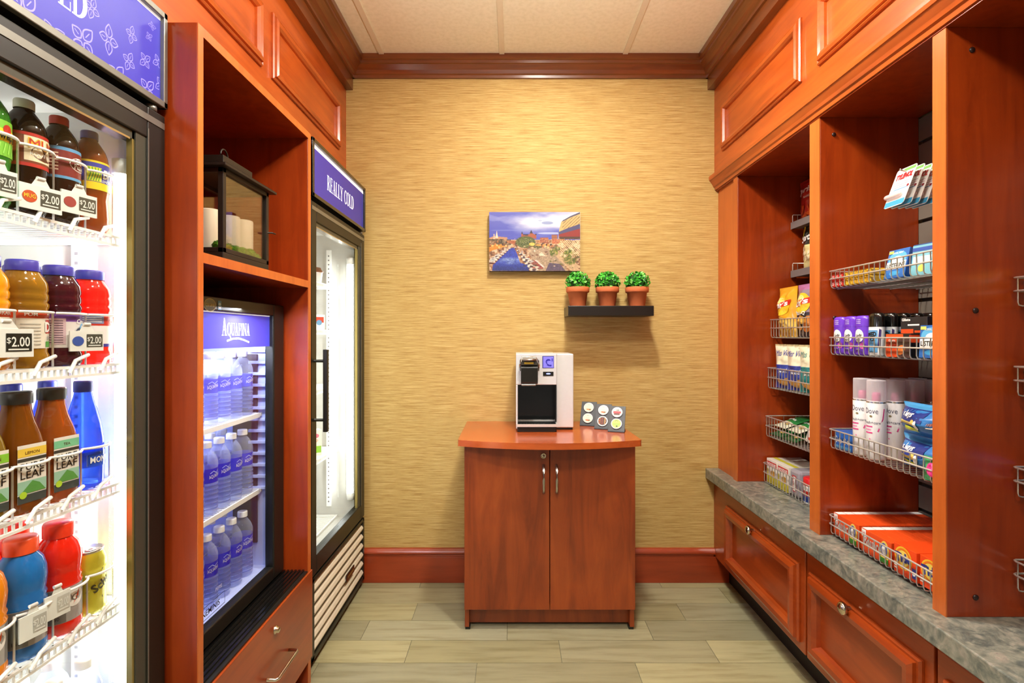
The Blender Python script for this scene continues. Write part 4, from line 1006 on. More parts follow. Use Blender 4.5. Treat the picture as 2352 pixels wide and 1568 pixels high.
    mixin(inside([(.81,.17),(.9,.1),(1,.05),(1,.2),(.85,.28),(.8,.3)])*(np.abs(np.sin(u*90+v*60)) < .3), '#7a5a30'); mixin(inside([(.77,.42),(1,.42),(1,.46),(.77,.46)]), '#5a3a1c')
    # quay, plaza, boats
    mixin(inside([(.42,.62),(.66,.6),(.78,.74),(.86,1),(.5,1),(.47,.8)]), '#b8a084'); mixin(inside([(.64,.62),(.72,.62),(1,.92),(1,1),(.9,1)]), '#d0b088')
    mixin(inside([(.66,.86),(.78,.88),(.84,1),(.62,1)]), '#6a5a70'); mixin(inside([(.52,.73),(.58,.68),(.62,.75)]), '#e8dcc0')
    mixin(((u > .78)&(v > .48)&(v < .75))*(np.sin((u-v*.6)*260) > .1)*.8, '#f0e0b0')
    for cx, cy, rx, ry in ((.71,.68,.05,.09),(.89,.76,.09,.15),(.75,.62,.035,.05)):
        mm = ell(cx, cy, rx, ry, .4)*np.clip(fb(60,44,23)*3.4-1.1, 0, 1); mixin(mm, '#5c6a20'); mixin(mm*np.clip(fb(80,60,29)*4-2.1, 0, 1), '#b8b848')
    # canal
    wat = inside([(.235,.61),(.275,.61),(.31,.72),(.34,.86),(.42,.9),(.44,1),(.03,1),(.04,.9),(.12,.78),(.2,.66)])
    mixin(wat, '#3a4cb4'); mixin(wat*np.clip((v-.85)*5, 0, 1), '#20306c'); mixin(wat*ell(.24, .83, .16, .07, .7)*np.clip(fb(12,14,41)*2.4-.6, 0, 1), '#9cb4dc')
    # moored boats along both banks
    for i in range(8):
        f = i/7; x, y, s = .22-.2*f, .62+.22*f, .012+.03*f; mixin(ell(x, y, s*1.2, s*.9), '#e4d4c4'); mixin(ell(x, y+s*.7, s*1.1, s*.4), '#6a3428')
        x, y = .29+.2*f, .6+.37*f; mixin(ell(x, y, s*1.25, s*.9), '#e8dccc'); mixin(ell(x+.005, y+s*.2, s*.6, s*.4), '#5a3a34'); mixin(ell(x, y+s*.9, s*1.1, s*.35), '#33305a')
    mixin(inside([(.45,.82),(.5,.82),(.6,.94),(.58,.97),(.46,.88)]), '#9c4a40'); mixin(inside([(.5,.82),(.52,.81),(.61,.93),(.6,.95)]), '#e0d0c4'); mixin(ell(.5, .66, .012, .012), '#fff8e0')
    for i in range(46):
        f = rs.rand(); side = i % 2; s = (.008+.016*f)*rs.uniform(.7, 1.2)
        x, y = (.215-.2*f-rs.rand()*.03, .60+.25*f) if side else (.30+.2*f+rs.rand()*.05*(.4+f), .59+.37*f)
        mixin(ell(x, y, s*1.5, s*.55, .5), ('#efe6da', '#d8c8b8', '#b86a50', '#f4ece0')[i % 4]); mixin(ell(x, y-s*.6, s*.7, s*.3, .6), ('#8a4a3c', '#54405a', '#e8d8c0')[i % 3]); mixin(ell(x, y+s*.6, s*1.3, s*.25, .6)*.8, '#2c2844')
    for i in range(60):
        x, y, s = rs.uniform(.36, 1), rs.uniform(.56, .97), rs.uniform(.006, .018)
        mixin(ell(x, y, s*1.3, s, .7)*.7, ('#5a4a34', '#e8d0a8', '#7a4a34', '#6a6a38', '#f0e0c0')[i % 5])
    for i in range(26): x = rs.uniform(0, .2) if i % 2 else rs.uniform(.54, .8); y = rs.uniform(.5, .6); mixin(ell(x, y, .012, .02, .6)*.85, ('#4a2a1c', '#c87a40', '#f4d088')[i % 3])
    img *= (1+(.36*(fb(90, 60, 77, 2)-.5))*(v > .45))[...,None]
    img[:] = np.clip(img, 0, 1)
    sp = rs.rand(*u.shape); mixin((sp > .965)*((v > .45)&(v < .62))*.9, '#fff0c0')
    x, z = x0+(x1-x0)*u, z1-(z1-z0)*v
    col = np.where(img <= .04045, img/12.92, ((img+.055)/1.055)**2.4); col = (col*.78)**1.12; col = np.concatenate([col, np.ones(u.shape+(1,))], -1)
    m = MB(); W = nx+1
    m.add(list(zip(x.ravel(), np.full(x.size, Y), z.ravel())), [(j*W+i, j*W+i+1, (j+1)*W+i+1, (j+1)*W+i) for j in range(nz) for i in range(nx)], painted('canvas_print', .5))
    m.build('printed_face', t, col=col.reshape(-1, 4))
picture()
sh = MB().box(.2495, .643, 2.355, WALLY-.0005, 1.304, 1.350, plain('#1a130e', .35)).build('floating_shelf', bevel=.002)
tag(sh, 'thick black floating shelf on the wallpapered wall under the picture', 'shelf')
def plant():
    t = thing('potted_plant', 'p', 'plant', (0,0,0), 'potted plants on the floating shelf'); TC = plain('#d2703f', .75); 
    MB().lathe([(0,0),(.036,0),(.037,.002),(.0465,.066),(.0525,.067),(.0545,.07),(.0555,.09),(.054,.092),(.05,.092),(.048,.08),(0,.08)], TC, n=32).build('pot', t)
    rnd = random.Random(4); L = [plain(c, .45, coat=.2) for c in ('#2f9a22', '#4cbf34', '#1f7a1a', '#86dc60')]; m = MB(); cz = .112
    m.lathe([(0,cz-.04),(.04,cz-.03),(.05,cz),(.04,cz+.03),(0,cz+.045)], plain('#174f12', .8), n=14)
    for i in range(430):
        v = Vector((rnd.gauss(0,1), rnd.gauss(0,1), rnd.gauss(.25,1))).normalized()
        if v.z < -.45: continue
        c = Vector((0,0,cz))+Vector((v.x*.058, v.y*.058, v.z*.052))*rnd.uniform(.84,1.04); u = v.orthogonal().normalized(); w = v.cross(u); a = rnd.random()*6.28
        d = (u*math.cos(a)+w*math.sin(a)+v*.55+Vector((0,0,.35))).normalized(); g = d.cross(v).normalized(); nn = g.cross(d); l = rnd.uniform(.011,.017); k = l*.42
        m.add([c-d*l*.5, c+g*k+nn*.001, c+d*l*.6, c-g*k+nn*.001, c-nn*.0015], [(0,4,1),(1,4,2),(2,4,3),(3,4,0)], L[rnd.choice((0,0,1,1,2,3))])
    m.build('foliage', t); return t
pl = plant()
for px, rot, l in ((1327, .3, 'clipped green plant in terracotta pot nearest below the canvas picture'), (1395, 2.2, 'clipped green plant in terracotta pot, middle one on the black shelf'), (1463, 4.1, 'clipped green plant in terracotta pot at the shelf end away from the picture')):
    l = l.replace('nearest below', 'overlapping the corner of')
    place(pl, ((px-CX)*2.44/F, 2.44, 1.3503), rot, l)

# ------------------------------------------------------------------ coffee machine
def coffee():
    x0, z0 = .01, .792; Z = lambda zy: 1.133-(zy-920)*.000736; Xm = lambda zx: .01+(zx-378)*.000736
    yf, yb = 2.27, 2.49
    t = thing('coffee_machine', 'silver and black pod coffee machine standing on the bowed cabinet top', 'coffee machine', (.14, 2.38, z0))
    xs = Xm(622); xe = Xm(727); SV = plain('#e0e2e2', .36, .15, coat=.2)
    b = MB(); b.box(x0, xs, yf, yb, Z(1107), Z(920), SV).box(x0, x0+.008, yf, yb, .80, Z(1107), SV).box(x0+.008, xs, yf+.09, yb, .80, Z(1107), SV)
    b.build('body', t, .003)
    MB().box(xs+.001, xe, yf+.024, yb, .802, Z(922), SV).build('water_tank', t, .004)
    MB().box(xs+.002, xe-.003, yf+.03, yb-.004, z0, .802, BLACK).build('tank_base', t, .001)
    MB().box(x0+.008, xs-.001, yf+.082, yf+.0895, .83, Z(1106), BLACKG).box(xs-.007, xs-.0005, yf+.004, yf+.082, .83, Z(1107), BLACKG).build('recess', t, .001)
    # tray
    r = MB(); r.box(x0+.006, xs-.002, yf-.03, yf+.09, z0, .815, BLACK); tr = r.build('drip_tray', t, .004)
    e = MB(); e.frame((x0+.002, yf-.036, .8155), XP, YP, ZP, xs-x0-.002, .12, [(0,0),(0,.012),(.004,.012),(.004,.004)], SILVER); e.build('tray_rim', tr)
    g = MB(); g.box(x0+.008, xs-.004, yf-.03, yf+.08, .815, .824, BLACKG); mp = pmap((0, 0, .824), XP, YP); gy = yf-.012
    for i in range(9):
        x = x0+.022+i*.0125; (g.disc if i in (1,2,4,6,7) else g.disc)(mp, x, gy, .0045, .008, GREYM, .0004, 10); g.disc(mp, x, gy, .003, .005, BLACK, .0007, 10)
    g.build('tray_grate', tr)
    # brew head
    a, c = Xm(402), Xm(512); h = MB()
    h.extrude([(yf, Z(1098)), (yf-.03, Z(1096)), (yf-.036, Z(1085)), (yf-.04, Z(1000)), (yf-.03, Z(990)), (yf, Z(985))], a+.004, c-.004, 'X', BLACK)
    hd = h.build('brew_head', t, .003)
    MB().box(a+.006, c-.012, yf-.028, yf, Z(1109), Z(1099), STEEL).build('spout', hd, .002)
    MB().box(a-.001, c+.002, yf-.035, yf, Z(986), Z(958), plain('#3a352c', .4)).box(a+.018, c-.022, yf-.0362, yf-.034, Z(980), Z(968), plain('#c8a830', .4)).build('latch', hd, .002)
    P = [(a-.001, yf-.02, Z(1020)), (a-.002, yf-.036, Z(985)), (a+.004, yf-.036, Z(965)), (a+.008, yf-.03, Z(938)), (c-.012, yf-.03, Z(938)), (c-.004, yf-.036, Z(965)), (c+.002, yf-.036, Z(985)), (c+.001, yf-.02, Z(1020))]
    MB().tube(P, .0032, CHROME, 8).build('handle', hd)
    m = MB(); m.lathe([(0,0),(.04,0),(.041,.004),(.03,.009),(0,.01)], STEEL, ((a+c)/2, yf-.012, Z(958)), 24); m.build('head_cap', hd)
    sc = MB(); sc.box(Xm(536), Xm(606), yf-.0015, yf+.001, Z(1006), Z(934), plain('#3a3a90', .3)); mp = pmap((0, yf-.0016, 0), XP, ZP)
    sc.rect(mp, Xm(541), Xm(603), Z(1004), Z(938), plain('#7c78e4', .3, emit=.35)); D = plain('#3530b0', .3)
    cx, cz = Xm(572), Z(968); sc.ring(mp, cx, cz, .012, .007, D, .0006, .5, 4.2); sc.line(mp, [(cx-.006, cz-.012), (cx+.006, cz-.018), (cx+.014, cz-.016)], .007, D, .0006); sc.line(mp, [(cx-.01, cz+.002), (cx+.008, cz+.008)], .003, D, .0008); sc.rect(mp, Xm(592), Xm(598), Z(966), Z(948), D, .0006)
    sc.build('display_screen', t)
    bt = MB(); bt.box(Xm(540), Xm(603), yf-.002, yf+.001, Z(1053), Z(1028), BLACK); mp = pmap((0, yf-.0022, 0), XP, ZP); bt.disc(mp, Xm(572), Z(1040), .010, .003, glow('#8a9cff', 2.0), .0004); bt.build('button_panel', t)
coffee()
# pod display stands and the pods in them
def podstand(label, loc, rot):
    t = thing('pod_stand', label, 'pod stand', (0,0,0), 'pod stands beside the coffee machine'); SL = plain('#3c4148', .45)
    c, s = math.cos(.5), math.sin(.5)
    def mp(x, y, h=0): return (x, y*s-h*c+.0, .003+y*c+h*s)
    m = MB(); v = []
    for h in (0, -.005): v += [mp(-.036, 0, h), mp(.036, 0, h), mp(.036, .118, h), mp(-.036, .118, h)]
    m.add(v, [(0,1,2,3),(4,7,6,5),(0,4,5,1),(1,5,6,2),(2,6,7,3),(3,7,4,0)], SL); m.build('panel', t, .0008)
    MB().box(-.036, .036, -.004, .05, 0, .004, SL).build('base', t, .0008)
    MB().add([(-.03,.05,.003),(.03,.05,.003),(.03,.062,.1),(-.03,.062,.1)], [(0,1,2,3)], SL).build('back_support', t)
    return place(t, loc, rot), mp
def pod(label, stand, mp, yy, marks):
    t = thing('coffee_pod', label, 'coffee pod', (0,0,0), 'coffee pods in the stands')
    def q(x, y, h=0): return mp(x, yy+y, h)
    r = .0235; m = MB(); n = 28; rings = [(r*.8, .0005), (r*.86, .003), (r, .004), (r, .0055), (r*.94, .006)]
    vs = [q(rr*math.cos(2*PI*i/n), rr*math.sin(2*PI*i/n), hh) for rr, hh in rings for i in range(n)]+[q(0,0,.006)]
    m.add(vs, [(k*n+i, k*n+(i+1) % n, (k+1)*n+(i+1) % n, (k+1)*n+i) for k in range(4) for i in range(n)]+[(4*n+i, 4*n+(i+1) % n, 5*n) for i in range(n)], PWHITE); m.build('cup', t)
    l = MB(); marks(l, lambda x, y, h=0: q(x, y, .0062+h)); l.build('foil_lid', t)
    t.location = stand.location; t.rotation_euler = stand.rotation_euler; return t
CRM = plain('#f2ead6', .5)
def pm_cream(c1):
    def f(l, mp):
        l.disc(mp, 0, 0, .021, .021, CRM, .0002, 24); l.ring(mp, 0, .01, .004, .003, plain('#6a655a', .5), .0006, .3, 2.9, 10)
        l.poly(mp, [(-.012,-.008),(.0,-.007),(.012,-.01),(.006,-.015),(-.007,-.013)], plain(c1, .5), .0006); l.disc(mp, .007, -.0105, .0045, .0035, plain('#8a6a3a', .5), .0009)
        for i in range(2): l.rect(mp, -.008, .008, .0-i*.003, .001-i*.003, plain('#c8c2b4', .5), .0006)
    return f
def pm_brown(l, mp):
    l.disc(mp, 0, 0, .019, .019, plain('#4a2418', .4), .0002, 24)
    for i in range(9): l.disc(mp, -.013+(i % 3)*.012, -.010+(i//3)*.010, .005, .003, plain(('#c86a30','#8a3020','#d8a060')[i % 3], .5), .0006, 8, i)
def pm_red(l, mp):
    l.disc(mp, 0, 0, .021, .021, CRM, .0002, 24); l.rect(mp, -.016, .017, -.006, .004, plain('#d83a48', .4), .0006); l.rect(mp, -.013, .012, -.013, -.006, plain('#5a2a20', .4), .0006); l.text(mp, 'cafe', .002, .007, .006, BLACK, .0009, .02)
def pm_green(l, mp):
    l.disc(mp, 0, 0, .02, .02, plain('#b8e070', .5), .0002, 24); l.ring(mp, 0, .008, .007, .0055, plain('#5a6a48', .5), .0006, .2, 3.0); l.disc(mp, .002, -.012, .004, .003, DKG, .0006)
    for i in range(5): l.line(mp, [(-.014+i*.006, -.008), (-.010+i*.006, .002)], .0018, plain('#7ac030', .5), .0006)
for (px, yb_, la, pods) in ((1349, 2.392, 'dark slanted pod stand right behind the machine side, holding two cream pods', ((.087, pm_cream('#d8924a'), 'cream coffee pod with tan mark, upper in the stand beside the machine'), (.034, pm_cream('#d06a3a'), 'cream coffee pod with orange mark, lower in the stand beside the machine'))),
        (1383, 2.306, 'dark slanted pod stand in the middle, holding a cream pod over a brown pod', ((.087, pm_cream('#d06a3a'), 'cream coffee pod above the brown one in the middle stand'), (.034, pm_brown, 'brown patterned coffee pod in the middle stand'))),
        (1415, 2.238, 'dark slanted pod stand at the front, holding a red pod over a green pod', ((.087, pm_red, 'red and cream coffee pod above the green one'), (.034, pm_green, 'green coffee pod at the bottom of the front stand')))):
    la = la.replace('right behind the machine side', 'closest to the coffee machine')
    st, mp = podstand(la, ((px-CX)*yb_/F, yb_, .7922), -.32)
    for yy, mk, l in pods: pod(l, st, mp, yy, mk)
# ------------------------------------------------------------------ goods on the shelving unit (all face -X after a quarter turn)
FR = -PI/2
def basket(label, x0, x1, y0, y1, z0, z1, n=None, flat=False):
    """wire basket: rails, front wires bent under as the floor"""
    t = thing('wire_basket', label, 'basket', ((x0+x1)/2, (y0+y1)/2, z0), 'wire baskets on the shelving unit'); r = .0021
    m = MB(); zm = z0+(z1-z0)*.52
    for z, e in ((z1, 0), (zm, 0)):
        m.tube([(x1, y1-.002, z), (x0+.01, y1-.002, z), (x0+.003, y1-.005, z), (x0, y1-.012, z), (x0, y0+.012, z), (x0+.003, y0+.005, z), (x0+.01, y0+.002, z), (x1, y0+.002, z)], r*1.15, WIRE, 6)
    m.build('rail', t)
    w = MB(); n = n or int((y1-y0)/.0235)
    for i in range(n+1):
        y = y0+.014+(y1-y0-.028)*i/n
        w.tube([(x0+.002, y, z1), (x0+.002, y, z0+.008), (x0+.005, y, z0+.001), (x0+.012, y, z0-.001), (x1, y, z0-.001)], r*.8, WIRE, 5)
    for k in range(4):
        x = x0+.03+(x1-x0-.04)*k/3
        for y in (y0+.002, y1-.002): w.tube([(x, y, z1), (x, y, z0-.001)], r*.8, WIRE, 5)
        w.tube([(x, y0+.002, z0-.003), (x, y1-.002, z0-.003)], r*.8, WIRE, 5)
    w.build('wire_grid', t); return t
def bag(label, w, h, th, mats, marks, loc, rot=FR, tilt=None, grp=None, seed=1, name='snack_bag', crinkle=.7):
    """pillow bag; mats(u, v) -> material; marks draw through a surface map; front faces -Y"""
    t = thing(name, label, 'bag', (0,0,0), grp); nu, nv = 18, 26; rnd = random.Random(seed)
    wr = [[rnd.uniform(-1,1) for _ in range(nu+2)] for _ in range(nv+2)]
    ph = [rnd.uniform(0,6) for _ in range(5)]
    def depth(u, v):
        a = max(0, 1-abs(2*u-1)**2.4); b = max(0, math.sin(PI*min(1, max(0, (v-.05)/.9))))**.5 if .05 < v < .95 else 0
        f = .16*math.sin(u*11+v*7+ph[0])+.12*math.sin(u*19-v*13+ph[1])+.10*math.sin(v*31+ph[2]+u*5)
        return th/2*a*b*(1+f*crinkle)
    def xw(u, v): return (u-.5)*w*(1-.09*max(0, math.sin(PI*v)))
    def ft(u, v): return (xw(u, v), -depth(u, v)-.0008, v*h)
    m = MB()
    for side in (-1, 1):
        vs = [(xw(i/nu, j/nv), side*depth(i/nu, j/nv)+side*.0006, h*j/nv) for j in range(nv+1) for i in range(nu+1)]
        o = len(m.v); m.v += vs
        for j in range(nv):
            for i in range(nu):
                a = o+j*(nu+1)+i; q = (a, a+1, a+nu+2, a+nu+1)
                m.f.append(q if side < 0 else q[::-1]); m.mi.append(m.m(mats((i+.5)/nu, (j+.5)/nv))); m.sm.append(True)
    m.build('pouch', t)
    def mp(x, y, hh=0):
        u = min(.97, max(.03, x/w+.5)); v = min(.98, max(.02, y/h)); return (xw(u, v)+(x/w+.5-u)*w, -depth(u, v)-.0017-hh*1.5, y)
    mp.bend = True
    if marks:
        p = MB(); marks(p, mp)
        if p.v: p.build('printing', t)
    return place(t, loc, rot, tilt=tilt)
FOIL = dict(coat=.35)
def FM(c): return plain(c, .32, coat=.3)
BG = 'snack bags on the shelving unit'
# ---- far bay: Y 1.736 .. 2.30
fy0, fy1 = 1.74, 2.293
GREYS = plain('#8c8a88', .4, .4)
for z, l in ((1.690, 'grey lipped shelf under the red snack bag, topmost in the far bay'), (1.475, 'grey lipped shelf under the black and cream snack bag in the far bay')):
    t = thing('lipped_shelf', l, 'shelf', (1.28, 2.0, z), 'lipped shelves in the far bay')
    MB().box(1.238, XB-.001, fy0, fy1, z, z+.003, GREYS).box(1.236, 1.239, fy0, fy1, z-.004, z+.026, GREYS).build('shelf_plate', t)
    m = MB(); m.tube([(XB-.001, fy1-.004, z+.06), (1.245, fy1-.004, z+.06), (1.243, fy1-.004, z+.056), (1.243, fy1-.004, z+.003)], .0022, WIRE, 6); m.tube([(1.265, fy1-.004, z+.06), (1.265, fy1-.004, z+.003)], .0018, WIRE, 6); m.build('end_wire', t)
def dor(p, mp):
    p.text(mp, 'Doritos', 0, .135, .026, WT, .001, .03, .145, .08, .15); p.text(mp, 'NACHO', .01, .11, .009, WT, .001, .02)
    for x, y, r in ((-.04,.07,.3),(.01,.05,1.2),(.045,.08,2.0),(-.02,.03,.8)): p.poly(mp, [(x+.03*math.cos(r+a), y+.03*math.sin(r+a)) for a in (0,2.1,4.2)], FM('#d8642a'), .001)
bag('red snack bag on the topmost grey shelf of the far bay', .17, .195, .05, lambda u, v: FM('#a81e18') if v > .1 else FM('#8c1712'), dor, (1.275, 2.20, 1.6935), grp=BG)
bag('red snack bag beside the first, partly behind the divider', .17, .195, .05, lambda u, v: FM('#a81e18') if v > .1 else FM('#8c1712'), dor, (1.275, 2.03, 1.6935), grp=BG, seed=4)
def smart(p, mp):
    p.text(mp, 'Smartfood', 0, .145, .028, WT, .001, .03, .16, .05, .15); p.disc(mp, -.05, .185, .012, .028, FM('#e8d040'), .001, 14, .3); p.poly(mp, [(-.05,.16),(-.03,.20),(-.036,.16)], FM('#4a9a30'), .0014)
    for i in range(9): p.disc(mp, -.05+(i % 4)*.03, .07+(i//4)*.02, .012, .01, FM('#f4e8c0'), .001, 9); 
    p.text(mp, 'white cheddar', 0, .05, .009, FM('#8a7a40'), .0014)
bag('black and cream snack bag on the second grey shelf of the far bay', .15, .215, .05, lambda u, v: FM('#182018') if v > .56 else FM('#eadf9c'), smart, (1.283, 2.2, 1.479), grp=BG, seed=2)
bag('black and cream snack bag beside the first, partly behind the divider', .15, .215, .05, lambda u, v: FM('#182018') if v > .56 else FM('#eadf9c'), smart, (1.283, 2.04, 1.479), grp=BG, seed=5)
bx0, bx1 = 1.140, XB-.002
B3 = basket('wire basket of potato chip bags, third level of the far bay', bx0, bx1, fy0, fy1, 1.205, 1.283)
B4 = basket('wire basket of white and blue snack bags, fourth level of the far bay', bx0-.012, bx1, fy0, fy1, .982, 1.07)
B5 = basket('wire basket of green snack packs, fifth level of the far bay', bx0-.02, bx1, fy0, fy1, .768, .856)
B6 = basket('lowest wire basket of the far bay, holding white noodle boxes', bx0-.03, bx1, fy0, fy1, .5655, .648)
def lays(base, ring):
    def f(p, mp):
        p.disc(mp, 0, .135, .05, .043, FM('#f2c62e'), .0008, 24); p.disc(mp, -.01, .15, .03, .02, FM('#fae08a'), .001, 18)
        p.poly(mp, [(-.055,.118),(.05,.136),(.055,.16),(-.05,.142)], FM('#d02a1c'), .0016); p.text(mp, "Lay's", 0, .129, .022, WT, .0022, .03, .085, .17, .1)
        for x, y, c in ((-.03,.05,'#e89838'),(.02,.04,'#d87a2a'),(.0,.07,'#f0b850'),(.045,.06,'#e08a30')): p.disc(mp, x, y, .026, .018, FM(c if base else '#f0c860'), .001, 14, x*30)
        if base: p.text(mp, 'Bar-B-Q', .0, .09, .014, WT, .0016, .03, .07)
    return f
bag('yellow potato chip bag at the end of the third basket', .145, .215, .065, lambda u, v: FM('#eaa824') if v > .3 else FM('#f0c050'), lays(0, 0), (1.185, 2.215, 1.2065), grp=BG, seed=3)
def bbq(u, v): return FM('#3a3238') if v < .45 else (FM('#8c7c8c') if v < .9 else FM('#b070a0'))
bag('dark barbecue chip bag beside the yellow one in the third basket', .145, .215, .065, bbq, lays(1, 0), (1.185, 2.065, 1.2065), grp=BG, seed=6)
bag('dark barbecue chip bag by the divider in the third basket', .145, .215, .065, bbq, lays(1, 0), (1.188, 1.915, 1.2065), FR+.03, grp=BG, seed=7)
def vick(c):
    def f(p, mp):
        p.text(mp, 'Miss Vickie', 0, .142, .024, FM(c), .001, .0, .098, .05, .3); p.text(mp, 'applewood', 0, .08, .008, WT, .0014, .02); p.text(mp, 'SMOKED', 0, .068, .008, WT, .0014, .02)
        for x, y in ((-.02,.03),(.015,.035),(.0,.022),(.03,.02)): p.disc(mp, x, y, .018, .011, FM('#d8a050'), .001, 12, x*20)
        p.line(mp, [(-.048+i*.0096, .098+.003*(i % 2)) for i in range(11)], .002, FM(c), .0012)
    return f
for y, c, l in ((2.228, '#3848a8', 'white and blue snack bag at the basket end, fourth level'), (2.132, '#3848a8', 'white and blue snack bag second in the fourth basket'), (2.036, '#2a8a8c', 'white and teal snack bag in the fourth basket')):
    bag(l, .112, .19, .05, (lambda c: lambda u, v: FM('#efe8c8') if v > .53 and v < .95 else (FM('#c8b88a') if v >= .95 else FM(c)))(c), vick(c), (1.184, y, .985), FR+.42, grp=BG, seed=int(y*100))
for i, (y, z, a, l) in enumerate(((2.234, .778, .03, 'green snack pack at the bottom of the fifth basket'), (2.234, .816, -.03, 'green snack pack lying on top at the end of the fifth basket'), (2.126, .778, .04, 'green snack pack in the middle of the fifth basket'), (2.124, .816, -.04, 'green snack pack lying topmost in the fifth basket'))):
    def gm(p, mp):
        p.text(mp, 'nut mix', 0, .06, .014, WT, .001, .02); p.disc(mp, .02, .03, .014, .01, FM('#c8b060'), .001)
    bag(l, .10, .13, .025, (lambda i: lambda u, v: FM('#2a7a3c') if v > .35 else FM('#d8d8c0') if (i % 2) else FM('#1f5a30'))(i), gm, (1.135+.02*(i % 2), y, z), tilt=(-1.25, 0, FR+a), grp=BG, seed=20+i, crinkle=.35)
def popup(p, f, tp, l, r):
    p.rect(f, -.052, .052, .095, .148, FM('#5a4aa8')); p.text(f, 'POP UP', 0, .115, .018, WT, .001, .04, .085); p.disc(f, 0, .062, .04, .04, FM('#d8342c'), .0006, 24); p.disc(f, 0, .062, .034, .034, WT, .0009, 24); p.disc(f, 0, .062, .028, .028, FM('#e05040'), .0012, 24); p.text(f, 'Orville', 0, .06, .010, WT, .0018, .03); p.rect(f, -.04, .04, .006, .02, FM('#c8362c'), .0006)
carton('popcorn_box', 'purple and red popcorn box leaning in the fifth basket by the divider', .11, .03, .15, FM('#e8d8d0'), popup, (1.185, 2.01, .7815), tilt=(-.2, .12, FR), grp='boxes in the far bay')
def nood(p, f, tp, l, r):
    p.rect(f, -.04, .04, .072, .094, FM('#d02c28')); p.text(f, 'NOODLES', 0, .078, .011, WT, .001, .04, .07); p.rect(f, -.044, .044, .0, .03, FM('#d8cc30')); p.disc(f, .01, .045, .02, .014, FM('#e8b050')); p.rect(tp, -.044, .044, -.05, -.03, FM('#d8d040')); p.rect(f, -.044, -.03, .03, .06, FM('#d8cc30'), .0006)
for y, l in ((2.24, 'white noodle box with red emblem at the end of the lowest far basket'), (2.147, 'white noodle box with red emblem, second in the lowest far basket')):
    carton('noodle_box', l, .088, .15, .104, FM('#efeade'), nood, (1.20, y, .5672), FR, grp='noodle boxes')
def nbag(p, f, tp, l, r):
    p.rect(f, -.014, .014, .02, .085, FM('#c82c34')); p.rect(f, -.010, .010, .024, .081, WT, .0007); p.text(f, 'NOODLE', -.004, .052, .01, FM('#c82c34'), .001, .04, None, PI/2)
carton('noodle_pack', 'grey noodle pack with upright red emblem in the lowest far basket', .075, .14, .108, FM('#9c98a2'), nbag, (1.195, 2.06, .5672), FR, bev=.012)
def jar():
    t = thing('snack_jar', 'red-lidded white snack jar by the divider in the lowest far basket', 'jar'); m = MB(); m.lathe([(0,0),(.034,0),(.036,.003),(.036,.07),(.034,.074)], PWHITE, n=24); m.build('body', t)
    m = MB(); m.lathe([(.037,.07),(.037,.095),(.035,.098),(0,.098)], plain('#d01f24', .35), n=24); m.build('lid', t)
    m = MB(); m.lathe([(.0364,.008),(.0364,.03)], plain('#2a4aa0', .4), n=24); m.lathe([(.0364,.03),(.0364,.05)], RED_, n=24); m.build('label', t); return t
place(jar(), (1.155, 1.975, .5672))

# ---- middle bay: Y 1.227 .. 1.681
my0, my1 = 1.2305, 1.6775; mx0, mx1 = 1.026, XB-.002
basket('wire basket of candy rolls and blue cartons, top level of the middle bay', mx0, mx1, my0, my1, 1.366, 1.42)
basket('wire basket of deodorants and razor boxes, second level of the middle bay', mx0, mx1, my0, my1, 1.152, 1.206)
basket('wire basket of spray cans and blue soft packs, third level of the middle bay', mx0, mx1, my0, my1, .849, .909)
basket('wire basket of orange laundry boxes resting just above the countertop', mx0, mx1, my0, my1, .572, .63)
PUR = plain('#6a34c4', .35, coat=.2)
# candy rolls, two layers
def roll(c, c2, txt):
    t = thing('candy_roll', 'r', 'candy', (0,0,0), 'candy rolls in the top basket'); m = MB(); m.box(-.0095, .0095, -.035, .035, 0, .0205, FM(c)); m.build('wrapper', t, .004)
    p = MB(); mp = pmap((0,-.0351,0), XP, ZP); p.text(mp, txt, 0, .006, .009, FM(c2), .0006, .03); p.build('printing', t); return t
rr = roll('#c42a20', '#f8f0e8', 'LS'); rg = roll('#e0b030', '#a86a10', 'II')
for lay, nm in ((0, 'lower'), (1, 'upper')):
    for k in range(3): place(rr, (1.068, 1.664-k*.0205, 1.3672+lay*.0212), FR, f'red candy roll, {nm} layer, {("against the divider", "second from the divider", "third from the divider")[k]}')
    for k in range(6): place(rg, (1.068, 1.6015-k*.0205, 1.3672+lay*.0212), FR, f'gold candy roll, {nm} layer, {("first", "second", "third", "fourth", "fifth", "sixth")[k]} after the red ones')
def lister(p, f, tp, l, r, h=.083):
    p.rect(f, -.038, .038, 0, .083, FM('#2468b8'), .0002); p.disc(f, 0, .056, .034, .022, FM('#5ab0e0'), .0005, 20); p.disc(f, 0, .052, .02, .012, FM('#e4f2fa'), .0008, 14); p.rect(f, -.036, .036, .026, .048, WT, .0011)
    p.text(f, 'LISTERINE', 0, .031, .012, BLACK, .0016, .02, .066); p.text(f, 'COOL MINT', 0, .07, .005, WT, .0016, .02); p.rect(f, -.036, -.018, .072, .08, FM('#e8d868'), .0012); p.disc(f, 0, .014, .02, .007, FM('#3a9ad0'), .0008)
LB = 'blue mouthwash strip cartons'
for i, (x, y, l, a) in enumerate(((1.068, 1.435, 'blue mint strip carton leaning beside the gold candy rolls', 0), (1.10, 1.405, 'blue mint strip carton leaning just behind the front one', .05))):
    carton('mint_carton', l, .078, .016, .083, FM('#1f4f9c'), lister, (x, y, 1.3705), tilt=(-.22, 0, FR+a), grp=LB)
